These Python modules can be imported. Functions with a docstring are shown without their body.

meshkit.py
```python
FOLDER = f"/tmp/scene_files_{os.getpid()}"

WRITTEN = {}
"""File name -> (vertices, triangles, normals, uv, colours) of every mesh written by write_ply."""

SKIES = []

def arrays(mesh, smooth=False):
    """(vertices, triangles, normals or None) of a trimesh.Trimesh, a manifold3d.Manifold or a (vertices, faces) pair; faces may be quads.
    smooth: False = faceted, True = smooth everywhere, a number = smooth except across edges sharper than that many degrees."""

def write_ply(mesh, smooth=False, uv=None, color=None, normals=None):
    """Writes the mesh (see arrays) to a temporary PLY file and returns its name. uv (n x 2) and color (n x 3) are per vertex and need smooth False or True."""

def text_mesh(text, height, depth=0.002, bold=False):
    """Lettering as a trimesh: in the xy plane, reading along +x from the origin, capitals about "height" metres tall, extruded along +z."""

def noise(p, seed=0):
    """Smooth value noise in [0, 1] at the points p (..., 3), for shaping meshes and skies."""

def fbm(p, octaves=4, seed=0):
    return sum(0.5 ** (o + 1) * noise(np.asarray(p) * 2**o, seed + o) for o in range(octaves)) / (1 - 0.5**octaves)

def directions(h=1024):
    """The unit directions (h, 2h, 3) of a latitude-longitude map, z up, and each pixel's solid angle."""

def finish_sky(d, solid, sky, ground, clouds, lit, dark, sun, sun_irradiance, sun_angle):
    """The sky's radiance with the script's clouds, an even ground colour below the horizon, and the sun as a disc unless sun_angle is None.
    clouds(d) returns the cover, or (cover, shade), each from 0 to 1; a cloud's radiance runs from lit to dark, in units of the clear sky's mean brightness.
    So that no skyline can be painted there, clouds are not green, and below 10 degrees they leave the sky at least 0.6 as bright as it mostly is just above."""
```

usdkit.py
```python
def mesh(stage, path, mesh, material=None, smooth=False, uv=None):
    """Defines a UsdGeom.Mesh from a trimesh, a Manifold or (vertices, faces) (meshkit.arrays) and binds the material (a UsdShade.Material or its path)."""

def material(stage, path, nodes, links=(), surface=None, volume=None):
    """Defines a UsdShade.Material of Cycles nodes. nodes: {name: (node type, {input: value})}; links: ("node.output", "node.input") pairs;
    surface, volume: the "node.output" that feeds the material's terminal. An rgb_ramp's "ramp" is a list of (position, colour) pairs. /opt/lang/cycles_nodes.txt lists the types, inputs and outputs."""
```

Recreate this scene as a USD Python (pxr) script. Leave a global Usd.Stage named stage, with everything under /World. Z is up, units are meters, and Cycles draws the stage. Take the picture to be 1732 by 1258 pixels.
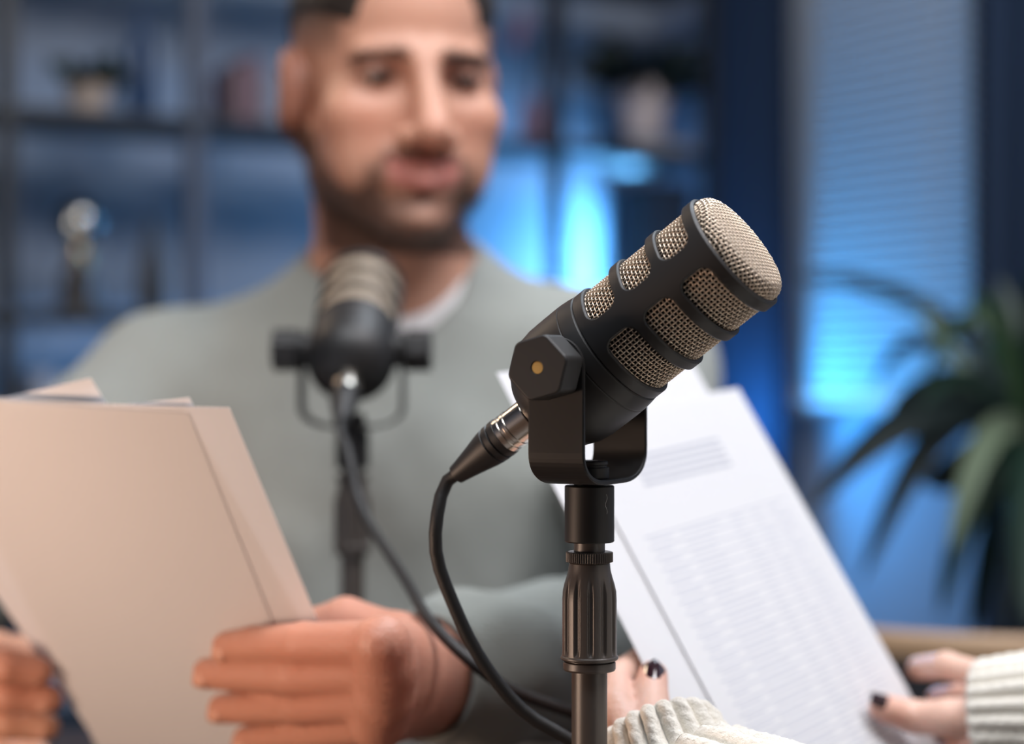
import math, random
import numpy as np
import trimesh
import manifold3d as m3
from manifold3d import Manifold, CrossSection
from shapely.geometry.polygon import orient
from shapely.geometry import Polygon, LineString, Point, box as sbox
from shapely import affinity
import meshkit, usdkit
from pxr import Usd, UsdGeom, UsdLux, UsdShade, Gf, Sdf, Vt

stage = Usd.Stage.CreateInMemory()
UsdGeom.SetStageUpAxis(stage, 'Z')
UsdGeom.SetStageMetersPerUnit(stage, 1.0)
UsdGeom.Xform.Define(stage, '/World')
rng = np.random.default_rng(7)

# ------------------------------------------------------------------ camera
F = 3195.0                # focal length in pixels of the 1732 x 1258 frame
CX, CY, CH = 866.0, 629.0, 1.0
cam = UsdGeom.Camera.Define(stage, '/World/camera')
cam.CreateHorizontalApertureAttr(36.0)
cam.CreateVerticalApertureAttr(36.0 * 1258 / 1732)
cam.CreateFocalLengthAttr(F / 1732 * 36.0)
cam.CreateFStopAttr(3.0)
cam.CreateFocusDistanceAttr(0.905)
cam.CreateExposureAttr(0.0)
cam.CreateClippingRangeAttr(Gf.Vec2f(0.05, 50))
x_ = UsdGeom.Xformable(cam)
x_.AddTranslateOp().Set(Gf.Vec3d(0, 0, CH))
x_.AddRotateXOp().Set(90.0)


def U(px, py, d):
    """world point seen at pixel (px, py) at depth d (metres along the view axis)"""
    return np.array([(px - CX) / F * d, d, CH - (py - CY) / F * d])


def look_matrix(pos, target):
    pos, target = np.asarray(pos, float), np.asarray(target, float)
    z = pos - target
    z /= np.linalg.norm(z)
    x = np.cross([0, 0, 1.0], z)
    x /= np.linalg.norm(x)
    y = np.cross(z, x)
    M = np.eye(4)
    M[:3, 0], M[:3, 1], M[:3, 2], M[:3, 3] = x, y, z, pos
    return Gf.Matrix4d(*M.T.ravel().tolist())


def rect_light(name, pos, target, w, h, color, power):
    """power: radiance"""
    l = UsdLux.RectLight.Define(stage, '/World/' + name)
    l.CreateWidthAttr(w)
    l.CreateHeightAttr(h)
    l.CreateColorAttr(Gf.Vec3f(*color))
    l.CreateIntensityAttr(power)
    UsdGeom.Xformable(l).AddTransformOp().Set(look_matrix(pos, target))


def sphere_light(name, pos, r, color, power):
    l = UsdLux.SphereLight.Define(stage, '/World/' + name)
    l.CreateRadiusAttr(r)
    l.CreateColorAttr(Gf.Vec3f(*color))
    l.CreateIntensityAttr(power)
    UsdGeom.Xformable(l).AddTranslateOp().Set(Gf.Vec3d(*pos))


# ------------------------------------------------------------------ lights of the studio
WARM, COOL, BLUE = (1.0, 0.70, 0.52), (0.86, 0.92, 1.0), (0.03, 0.30, 1.0)
rect_light('key_softbox', (0.75, 0.80, 2.50), (0.0, 1.30, 1.0), 0.8, 0.8, (0.98, 0.95, 0.98), 16.0)
rect_light('overhead_softbox', (-0.12, 0.50, 2.58), (0.0, 1.20, 0.9), 0.7, 0.7, (0.95, 0.97, 1.0), 14.0)
rect_light('warm_table_lamp', (-0.64, 0.80, 0.80), (-0.25, 1.10, 0.90), 0.30, 0.14, WARM, 23.0)
rect_light('ceiling_panel', (-0.55, 0.35, 2.6), (-0.3, 1.3, 0.9), 0.9, 0.9, (0.88, 0.94, 1.0), 3.5)
rect_light('back_panel', (0.50, 2.00, 2.62), (0.10, 1.35, 1.0), 0.7, 0.7, (0.80, 0.90, 1.0), 15.0)
rect_light('added_warm_rim', (-1.05, 2.05, 1.95), (0.05, 0.95, 1.0), 0.25, 0.25, (1.0, 0.74, 0.52), 16.0)  # added warm light for highlights on the microphone rings, no known lamp
rect_light('led_strip', (0.2414, 3.765, 1.0), (-0.6246, 3.265, 1.0), 0.06, 0.66, (0.13, 0.47, 0.95), 125.0)
sphere_light('led_lamp', (0.378, 3.27, 0.90), 0.04, (0.06, 0.43, 1.0), 125.0)
sphere_light('led_lamp_rack', (-0.22, 3.08, 0.98), 0.04, (0.03, 0.42, 1.0), 55.0)

dome = UsdLux.DomeLight.Define(stage, '/World/sky')
dome.CreateIntensityAttr(0.15)
dome.CreateColorAttr(Gf.Vec3f(0.35, 0.5, 0.9))

# ------------------------------------------------------------------ scene tree helpers
taken = {}


def path_for(name, parent=None):
    base = (str(parent.GetPath()) if parent is not None else '/World') + '/' + name
    n = taken.get(base, -1) + 1
    taken[base] = n
    return base if n == 0 else f'{base}_{n:03d}'


def tag(prim, label=None, cat=None, group=None, kind=None):
    for k, v in (('label', label), ('category', cat), ('group', group), ('kind', kind)):
        if v:
            prim.SetCustomDataByKey(k, v)
    return prim


def thing(name, label, cat, loc=(0, 0, 0), group=None, rotz=0.0, kind=None):
    x = UsdGeom.Xform.Define(stage, path_for(name))
    x.AddTranslateOp().Set(Gf.Vec3d(*map(float, loc)))
    if rotz:
        x.AddRotateZOp().Set(math.degrees(rotz))
    p = x.GetPrim()
    tag(p, label, cat, group, kind)
    p.loc = None
    return p


def obj(name, mesh, material, parent=None, smooth=35, label=None, kind=None, loc=None):
    """one mesh; loc: the world position of the parent, subtracted from world-space vertices"""
    if loc is not None:
        v, f, _ = meshkit.arrays(mesh)
        mesh = trimesh.Trimesh(v - np.asarray(loc), f, process=False)
    m = usdkit.mesh(stage, path_for(name, parent), mesh, LOOK[material] if isinstance(material, str) else material, smooth=smooth)
    tag(m.GetPrim(), label, None, None, kind)
    return m.GetPrim()


def struct(name, mesh, material, parent=None, smooth=False, label=None):
    p = obj(name, mesh, material, parent, smooth)
    if parent is None:
        tag(p, kind='structure', label=label)
    return p


# ------------------------------------------------------------------ mesh helpers
def cat(*ms):
    out = []
    for m in ms:
        if isinstance(m, (list, tuple)) and not isinstance(m[0], np.ndarray):
            out.append(cat(*m))
        else:
            v, f, _ = meshkit.arrays(m)
            out.append(trimesh.Trimesh(v, f, process=False))
    return trimesh.util.concatenate(out)


def xf(m, M=None, t=None):
    v, f, _ = meshkit.arrays(m)
    v = np.array(v, float)
    if M is not None:
        M = np.asarray(M, float)
        v = v @ M[:3, :3].T
        if M.shape == (4, 4):
            v = v + M[:3, 3]
    if t is not None:
        v = v + np.asarray(t, float)
    if M is not None and np.linalg.det(M[:3, :3]) < 0:
        f = f[:, ::-1]
    return trimesh.Trimesh(v, f, process=False)


def rotz(a):
    c, s = math.cos(a), math.sin(a)
    return np.array([[c, -s, 0], [s, c, 0], [0, 0, 1.0]])


def rotx(a):
    c, s = math.cos(a), math.sin(a)
    return np.array([[1.0, 0, 0], [0, c, -s], [0, s, c]])


def roty(a):
    c, s = math.cos(a), math.sin(a)
    return np.array([[c, 0, s], [0, 1.0, 0], [-s, 0, c]])


def rbox(sx, sy, sz, r=0.003, seg=2, center=(0, 0, 0)):
    """box with rounded edges"""
    r = min(r, 0.49 * min(sx, sy, sz))
    s = Manifold.sphere(r, 4 * seg)
    pts = [s.translate((a * (sx / 2 - r), b * (sy / 2 - r), c * (sz / 2 - r))) for a in (-1, 1) for b in (-1, 1) for c in (-1, 1)]
    return Manifold.batch_hull(pts).translate(tuple(center))


def grid_mesh(P, close_u=False, close_v=False):
    """P (nu, nv, 3) -> quads"""
    nu, nv = P.shape[:2]
    iu = np.arange(nu if close_u else nu - 1)
    iv = np.arange(nv if close_v else nv - 1)
    a, b = np.meshgrid(iu, iv, indexing='ij')
    a2, b2 = (a + 1) % nu, (b + 1) % nv
    q = np.stack([a * nv + b, a2 * nv + b, a2 * nv + b2, a * nv + b2], -1).reshape(-1, 4)
    return P.reshape(-1, 3), np.vstack([q[:, [0, 1, 2]], q[:, [0, 2, 3]]])


def lathe(profile, seg=96, rfun=None):
    """profile: (r, z) from bottom to top; closed at the axis where r == 0. rfun(r, z, theta) -> r"""
    pr = np.array(profile, float)
    th = np.arange(seg) * 2 * np.pi / seg
    R = np.repeat(pr[:, :1], seg, 1)
    Z = np.repeat(pr[:, 1:], seg, 1)
    if rfun is not None:
        R = rfun(R, Z, th[None, :])
    P = np.stack([R * np.cos(th), R * np.sin(th), Z], -1)
    v, f = grid_mesh(P, close_v=True)
    f = f[:, ::-1]
    m = trimesh.Trimesh(v, f, process=True, merge_norm=True)
    m.update_faces(m.nondegenerate_faces())
    m.fix_normals() if False else None
    return m


def tube(points, radius, sides=12, caps=True, squash=None):
    """swept round tube with parallel-transported frames. radius: number or per-point array"""
    p = np.asarray(points, float)
    n = len(p)
    r = np.broadcast_to(np.asarray(radius, float), (n,))
    t = np.gradient(p, axis=0)
    t /= np.linalg.norm(t, axis=1, keepdims=True) + 1e-12
    a = np.zeros_like(p)
    a0 = np.cross(t[0], [0, 0, 1.0])
    if np.linalg.norm(a0) < 0.1:
        a0 = np.cross(t[0], [0, 1.0, 0])
    a[0] = a0 / np.linalg.norm(a0)
    for i in range(1, n):
        q = a[i - 1] - t[i] * np.dot(a[i - 1], t[i])
        a[i] = q / (np.linalg.norm(q) + 1e-12)
    b = np.cross(t, a)
    th = np.arange(sides) * 2 * np.pi / sides
    P = p[:, None] + r[:, None, None] * (np.cos(th)[None, :, None] * a[:, None] + np.sin(th)[None, :, None] * b[:, None])
    v, f = grid_mesh(P, close_v=True)
    f = f[:, ::-1]
    f = f[:, ::-1] if False else f
    if caps:
        k = len(v)
        v = np.vstack([v, p[0], p[-1]])
        i = np.arange(sides)
        j = (i + 1) % sides
        f = np.vstack([f, np.stack([np.full(sides, k), i, j][::1], 1), np.stack([np.full(sides, k + 1), (n - 1) * sides + j, (n - 1) * sides + i], 1)])
    m = trimesh.Trimesh(v, f, process=False)
    if m.volume < 0:
        m.invert()
    return m


def spline(ctrl, n=60):
    from scipy.interpolate import CubicSpline
    c = np.asarray(ctrl, float)
    s = np.concatenate([[0], np.cumsum(np.linalg.norm(np.diff(c, axis=0), axis=1))])
    return CubicSpline(s, c)(np.linspace(0, s[-1], n))


def outward(m):
    if m.volume < 0:
        m.invert()
    return m


# ------------------------------------------------------------------ materials
LOOK = {}
UsdGeom.Scope.Define(stage, '/World/Looks')


def look(name, color, rough=0.5, metal=0.0, noise=None, bump=None, bevel=None, attr=None, extra=None, translucent=None):
    """noise: (scale, second colour, detail); bump: (scale, distance); bevel: radius; attr: primvar that carries the colour"""
    nodes = {'p': ('principled_bsdf', {'base_color': color, 'roughness': rough, 'metallic': metal, **(extra or {})})}
    links = []
    if noise or bump:
        nodes['tc'] = ('texture_coordinate', {})
    if noise:
        sc, c2, det = noise
        nodes['n'] = ('noise_texture', {'scale': sc, 'detail': det, 'roughness': 0.6})
        nodes['r'] = ('rgb_ramp', {'ramp': [(0.3, color), (0.7, c2)]})
        links += [('tc.object', 'n.vector'), ('n.fac', 'r.fac'), ('r.color', 'p.base_color')]
    if attr:
        nodes['at'] = ('attribute', {'attribute': attr})
        links += [('at.color', 'p.base_color')]
    if bevel:
        nodes['bv'] = ('bevel', {'radius': bevel, 'samples': 6})
    if bump:
        sc, dist = bump
        nodes['bn'] = ('noise_texture', {'scale': sc, 'detail': 3.0, 'roughness': 0.6})
        nodes['bu'] = ('bump', {'strength': 1.0, 'distance': dist})
        links += [('tc.object', 'bn.vector'), ('bn.fac', 'bu.height')]
        if bevel:
            links += [('bv.bevel', 'bu.normal')]
        links += [('bu.normal', 'p.normal')]
    elif bevel:
        links += [('bv.bevel', 'p.normal')]
    surf = 'p.BSDF'
    if translucent:
        nodes['t'] = ('translucent_bsdf', {'color': translucent[1]})
        nodes['mx'] = ('mix_closure', {'fac': translucent[0]})
        links += [('p.BSDF', 'mx.closure1'), ('t.BSDF', 'mx.closure2')]
        surf = 'mx.closure'
    LOOK[name] = usdkit.material(stage, '/World/Looks/' + name, nodes, links, surface=surf)


look('wall_paint', (0.29, 0.33, 0.40), 0.85, noise=(1.2, (0.26, 0.30, 0.37), 3.0), bump=(60, 0.0006))
look('ceiling_paint', (0.30, 0.31, 0.33), 0.9)
look('floor_boards', (0.10, 0.065, 0.045), 0.45, noise=(6, (0.06, 0.04, 0.03), 4.0))
look('table_wood', (0.060, 0.035, 0.024), 0.35, noise=(9, (0.032, 0.020, 0.015), 5.0), bevel=0.002)
look('chair_wood', (0.50, 0.33, 0.20), 0.45, noise=(14, (0.38, 0.24, 0.14), 4.0))
look('chair_cloth', (0.02, 0.022, 0.028), 0.9, bump=(600, 0.0006))
look('mic_black', (0.013, 0.012, 0.012), 0.5, bevel=0.0006, bump=(2600, 0.00005), extra={'specular_ior_level': 0.5})
look('yoke_black', (0.013, 0.012, 0.012), 0.48, bevel=0.0005, bump=(3000, 0.00004), extra={'specular_ior_level': 0.35})
look('stand_black', (0.062, 0.050, 0.043), 0.36, bump=(2500, 0.00004), bevel=0.0004)
look('grille_wire', (0.74, 0.61, 0.48), 0.34, metal=0.75)
look('foam_black', (0.012, 0.008, 0.006), 0.95, bump=(900, 0.0008))
look('gold_disc', (0.75, 0.48, 0.16), 0.35, metal=0.75)
look('connector_nickel', (0.72, 0.66, 0.58), 0.22, metal=1.0)
look('rubber_black', (0.014, 0.013, 0.013), 0.5)
look('cable_black', (0.010, 0.009, 0.009), 0.55, bump=(700, 0.0002))
look('scratch_grey', (0.45, 0.43, 0.42), 0.5)
look('paper_white', (0.74, 0.74, 0.76), 0.8, translucent=(0.22, (0.85, 0.84, 0.84)))
look('paper_print', (0.42, 0.43, 0.48), 0.8)
look('paper_print_faint', (0.50, 0.51, 0.57), 0.8)
look('rack_metal', (0.012, 0.014, 0.018), 0.45)
look('rack_metal_lit', (0.07, 0.08, 0.11), 0.5)  # lighter copy of the rack metal: ambient light painted onto one post
look('skin', (0.62, 0.36, 0.25), 0.48, attr='tint', bump=(420, 0.0005), extra={'subsurface_weight': 0.12, 'subsurface_radius': (1.0, 0.35, 0.2), 'subsurface_scale': 0.008})
look('hair_dark', (0.018, 0.012, 0.009), 0.5)
look('beard_dark', (0.030, 0.017, 0.011), 0.6)
look('eye_white', (0.55, 0.50, 0.48), 0.15)
look('iris_dark', (0.03, 0.018, 0.012), 0.1)
look('sweater_sage', (0.290, 0.305, 0.280), 0.95, noise=(7, (0.245, 0.262, 0.245), 3.0), bump=(420, 0.0012), extra={'sheen_weight': 0.15})
look('shirt_white', (0.75, 0.74, 0.74), 0.9, bump=(500, 0.0006))
look('trousers_dark', (0.02, 0.024, 0.035), 0.9)
look('knit_cream', (0.80, 0.76, 0.68), 0.95, bump=(520, 0.0012), extra={'sheen_weight': 0.2})
look('nail_dark', (0.022, 0.004, 0.008), 0.12, extra={'coat_weight': 1.0, 'coat_roughness': 0.05})
look('nail_bare', (0.60, 0.31, 0.22), 0.35)
look('curtain_navy', (0.007, 0.020, 0.050), 0.95, bump=(400, 0.0006))
look('slat_grey', (0.64, 0.69, 0.74), 0.6)
look('frame_white', (0.55, 0.56, 0.58), 0.5)
look('leaf_dark', (0.010, 0.030, 0.018), 0.42, translucent=(0.2, (0.03, 0.10, 0.03)))
look('leaf_green', (0.040, 0.085, 0.032), 0.42, translucent=(0.25, (0.08, 0.20, 0.04)))
look('leaf_pale', (0.17, 0.22, 0.14), 0.5, translucent=(0.25, (0.2, 0.3, 0.1)))
look('leaf_deep', (0.006, 0.014, 0.013), 0.5)
look('box_dark', (0.012, 0.016, 0.026), 0.6)
look('soil', (0.03, 0.02, 0.015), 0.95)
look('pot_grey', (0.58, 0.50, 0.50), 0.7)
look('pot_clay', (0.50, 0.40, 0.34), 0.8)
look('pot_dark', (0.05, 0.05, 0.055), 0.6)
look('vase_navy', (0.012, 0.05, 0.14), 0.35)
look('vase_mauve', (0.30, 0.20, 0.30), 0.6)
look('flower_mauve', (0.26, 0.17, 0.27), 0.8)
look('book_mauve', (0.25, 0.16, 0.18), 0.7)
look('book_plum', (0.16, 0.10, 0.14), 0.7)
look('book_grey', (0.30, 0.32, 0.38), 0.7)
look('book_pale', (0.42, 0.50, 0.62), 0.7)
look('page_cream', (0.7, 0.66, 0.58), 0.9)
look('lamp_base', (0.03, 0.024, 0.022), 0.4)
look('lamp_brass', (0.45, 0.30, 0.15), 0.3, metal=1.0)
LOOK['bulb_glass'] = usdkit.material(stage, '/World/Looks/bulb_glass', {'g': ('glossy_bsdf', {'color': (0.9, 0.9, 0.9), 'roughness': 0.02}), 't': ('transparent_bsdf', {'color': (0.86, 0.84, 0.82)}), 'f': ('fresnel', {'IOR': 3.0}), 'm': ('mix_closure', {})},
                                     [('f.fac', 'm.fac'), ('t.BSDF', 'm.closure1'), ('g.BSDF', 'm.closure2')], surface='m.closure')
LOOK['window_glass'] = usdkit.material(stage, '/World/Looks/window_glass', {'g': ('glossy_bsdf', {'color': (0.9, 0.9, 0.9), 'roughness': 0.01}), 't': ('transparent_bsdf', {'color': (0.95, 0.96, 0.97)}), 'f': ('fresnel', {'IOR': 1.5}), 'm': ('mix_closure', {})},
                                       [('f.fac', 'm.fac'), ('t.BSDF', 'm.closure1'), ('g.BSDF', 'm.closure2')], surface='m.closure')
LOOK['bulb_glint'] = usdkit.material(stage, '/World/Looks/bulb_glint', {'e': ('emission', {'color': (1.0, 0.93, 0.82), 'strength': 3.0})}, [], surface='e.emission')  # glow that stands in for glints on the unlit globe

# ------------------------------------------------------------------ the room: its corner is ahead, turned 30 degrees
DB = np.array([math.cos(math.radians(30)), math.sin(math.radians(30))])      # along the back wall, to the right
NB = np.array([-DB[1], DB[0]])                                               # into the back wall
CORNER = np.array([0.283, 3.893])
RH = 2.7


def room(s, n, z=0.0):
    """s: metres along the back wall from the corner (negative = left), n: metres towards the wall (0 = on it)"""
    q = CORNER + s * DB + n * NB
    return np.array([q[0], q[1], z])


MR = np.eye(4)
MR[:2, 0], MR[:2, 1], MR[:2, 3] = DB, NB, CORNER                            # room frame -> world


def room_box(s0, s1, n0, n1, z0, z1):
    b = trimesh.creation.box(bounds=[[s0, n0, z0], [s1, n1, z1]])
    return xf(b, MR)


SW, NW = 5.2, 6.2          # the room's extent
struct('floor', room_box(-SW, 0.15, -NW, 0.15, -0.05, 0.0), 'floor_boards')
struct('ceiling', room_box(-SW, 0.15, -NW, 0.15, RH, RH + 0.05), 'ceiling_paint')
struct('wall_back', room_box(-SW, 0.15, 0.0, 0.15, 0, RH), 'wall_paint')
struct('wall_left', room_box(-SW - 0.15, -SW, -NW, 0.15, 0, RH), 'wall_paint')
struct('wall_front', room_box(-SW, 0.15, -NW - 0.15, -NW, 0, RH), 'wall_paint')
# right wall with the window opening; n runs from 0 (corner) to -NW
WN0, WN1, WZ0, WZ1 = -1.10, -0.36, 0.93, 2.25
struct('wall_right', cat(room_box(0, 0.15, WN1, 0.0, 0, RH), room_box(0, 0.15, -NW, WN0, 0, RH), room_box(0, 0.15, WN0, WN1, 0, WZ0), room_box(0, 0.15, WN0, WN1, WZ1, RH)), 'wall_paint')
win = thing('window_1', 'narrow window with pale frame behind the grey slatted blind', 'window', room(0, (WN0 + WN1) / 2, WZ0), kind='structure')
wl = room(0, (WN0 + WN1) / 2, WZ0)
t_ = 0.05
obj('window_frame', cat(room_box(0.03, 0.10, WN0, WN0 + t_, WZ0, WZ1), room_box(0.03, 0.10, WN1 - t_, WN1, WZ0, WZ1), room_box(0.03, 0.10, WN0, WN1, WZ0, WZ0 + t_), room_box(0.03, 0.10, WN0, WN1, WZ1 - t_, WZ1)), 'frame_white', win, False, loc=wl)
obj('window_pane', room_box(0.06, 0.066, WN0 + t_, WN1 - t_, WZ0 + t_, WZ1 - t_), 'window_glass', win, False, loc=wl)
struct('baseboard_back', room_box(-SW, -0.02, -0.015, 0.0, 0, 0.09), 'frame_white')
struct('baseboard_right', room_box(-0.015, 0.0, -NW, -0.02, 0, 0.09), 'frame_white')

# ------------------------------------------------------------------ along the right wall: blind and curtains
def room_ray(px, s=None, n=None):
    """room coordinates (s, n) where the vertical plane of image column px meets the plane s = ... or n = ..."""
    dx = (px - CX) / F
    A = np.array([[dx, -DB[0], -NB[0]], [1.0, -DB[1], -NB[1]]])     # Y*(dx,1) = CORNER + s DB + n NB
    if s is not None:
        M = np.array([[dx, -NB[0]], [1.0, -NB[1]]])
        Y, nn = np.linalg.solve(M, CORNER + s * DB)
        return s, nn, Y
    M = np.array([[dx, -DB[0]], [1.0, -DB[1]]])
    Y, ss = np.linalg.solve(M, CORNER + n * NB)
    return ss, n, Y


bs = -0.045
bn1, bn0 = room_ray(1334, s=bs)[1], room_ray(1648, s=bs)[1]
BZ0, BZ1 = 0.945, 2.30
blind = thing('venetian_blind', 'grey venetian blind of thin closed slats between two navy curtains', 'blind', room(bs, (bn0 + bn1) / 2, BZ0))
bl = room(bs, (bn0 + bn1) / 2, BZ0)
sl_w = 0.025
for i, z in enumerate(np.arange(BZ0 + 0.03, BZ1 - 0.04, 0.0205)):
    # a slightly crowned slat, tilted nearly shut
    a = np.linspace(-1, 1, 5)
    prof = np.stack([-(1 - a ** 2) * 0.0025, a * sl_w / 2], 1) @ np.array([[math.cos(0.7), -math.sin(0.7)], [math.sin(0.7), math.cos(0.7)]]).T
    back = prof + np.array([0.0007, 0.0])
    loop = np.vstack([prof, back[::-1]])
    P = np.stack([np.column_stack([bs + loop[:, 0], np.full(len(loop), n), z + loop[:, 1]]) for n in (bn0 + 0.004, bn1 - 0.004)], 0)
    v, f = grid_mesh(P, close_v=True)
    k = len(loop)
    caps = [[0, j, j + 1] for j in range(1, k - 1)] + [[k, k + j + 1, k + j] for j in range(1, k - 1)]
    sm = outward(xf(trimesh.Trimesh(v, np.vstack([f, caps]), process=False), MR))
    obj('slat', sm, 'slat_grey', blind, False, loc=bl)
obj('head_rail', xf(rbox(0.045, bn1 - bn0, 0.04, 0.004, center=(bs, (bn0 + bn1) / 2, BZ1)), MR), 'frame_white', blind, loc=bl)
obj('bottom_rail', xf(rbox(0.022, bn1 - bn0, 0.016, 0.004, center=(bs, (bn0 + bn1) / 2, BZ0 + 0.006)), MR), 'slat_grey', blind, loc=bl)
for fr in (0.18, 0.82):
    n = bn0 + fr * (bn1 - bn0)
    obj('ladder_cord', xf(tube([[bs - 0.013, n, BZ0], [bs - 0.013, n, BZ1]], 0.0009, 5), MR), 'frame_white', blind, loc=bl)


def curtain(n0, n1, label, phase, depth=0.030, s0=-0.10):
    o = room(s0, (n0 + n1) / 2, 0.02)
    c = thing('curtain', label, 'curtain', o)
    nn = np.linspace(n0, n1, int(abs(n1 - n0) * 260) + 12)
    zz = np.linspace(0.02, 2.52, 26)
    N, Z = np.meshgrid(nn, zz, indexing='ij')
    w = np.sin(N * 2 * np.pi / 0.095 + phase + 0.35 * np.sin(Z * 2.1 + N * 9)) + 0.35 * np.sin(N * 2 * np.pi / 0.041 + 1.3 * phase)
    S = s0 + depth * w * (0.55 + 0.45 * (2.52 - Z) / 2.5)
    P = np.stack([S, N, Z], -1)
    P2 = P + np.array([0.003, 0, 0])
    v1, f1 = grid_mesh(P)
    v2, f2 = grid_mesh(P2)
    v = np.vstack([v1, v2])
    nv = len(zz)
    k = len(v1)
    edge = []
    idx = np.arange(len(v1)).reshape(P.shape[:2])
    for loop in (idx[0], idx[-1], idx[:, 0], idx[:, -1]):
        for a, b in zip(loop[:-1], loop[1:]):
            edge += [[a, b, b + k], [a, b + k, a + k]]
    m = trimesh.Trimesh(v, np.vstack([f1, f2[:, ::-1] + k, edge]), process=False)
    obj('fabric', outward(xf(m, MR)), 'curtain_navy', c, True, loc=o)
    obj('heading_tape', xf(rbox(0.05, abs(n1 - n0), 0.05, 0.006, center=(s0, (n0 + n1) / 2, 2.53)), MR), 'curtain_navy', c, loc=o)
    return c


curtain(room_ray(1336, s=-0.10)[1], -0.385, 'dark navy curtain in soft folds between shelf corner and grey blind', 0.4)
curtain(room_ray(1648, s=-0.10)[1] - 0.62, room_ray(1648, s=-0.10)[1], 'dark navy curtain at the right edge of the picture', 2.0)
rod = thing('curtain_rod', 'dark metal rod holding the two navy curtains', 'curtain rod', room(-0.10, -1.0, 2.57))
obj('rod', xf(tube([[-0.10, -1.75, 2.575], [-0.10, -0.03, 2.575]], 0.011, 12), MR), 'rack_metal', rod, loc=room(-0.10, -1.0, 2.57))
for n in (-1.65, -0.45):
    obj('rod_bracket', xf(rbox(0.105, 0.02, 0.02, 0.003, center=(-0.05, n, 2.575)), MR), 'rack_metal', rod, loc=room(-0.10, -1.0, 2.57))

# ------------------------------------------------------------------ the metal rack along the back wall
NF, NR = -0.34, -0.15                    # its front and rear planes
post_px = [10, 330, 940]
SP = [room_ray(px, n=NF)[0] for px in post_px]
SP = [SP[0], SP[1], (SP[1] + SP[2]) / 2, SP[2], SP[2] + 0.3426]
RS0, RS1 = SP[0], SP[-1]
LEV = [0.12, 0.45, 0.785, 1.095, 1.41, 1.74, 2.05]
rk0 = room((RS0 + RS1) / 2, (NF + NR) / 2, 0)
rack = thing('shelving_rack', 'black metal shelving rack with open bays along the blue-lit back wall', 'shelving', rk0)
for i, s in enumerate(SP):
    for n in ((NF, NR) if i == 0 else (NF,)):
        obj('post', xf(rbox(0.028, 0.028, 2.08, 0.003, center=(s, n, 1.04)), MR), 'rack_metal_lit' if i == 1 else 'rack_metal', rack, loc=rk0)
for z in LEV:
    obj('shelf_board', xf(rbox(RS1 - RS0 + 0.03, NR - NF + 0.03, 0.020, 0.003, center=((RS0 + RS1) / 2, (NF + NR) / 2, z - 0.010)), MR), 'rack_metal', rack, loc=rk0)


def on_shelf(px, z, n=-0.24):
    s, n, Y = room_ray(px, n=n)
    return room(s, n, z + 0.0005), Y


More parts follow.
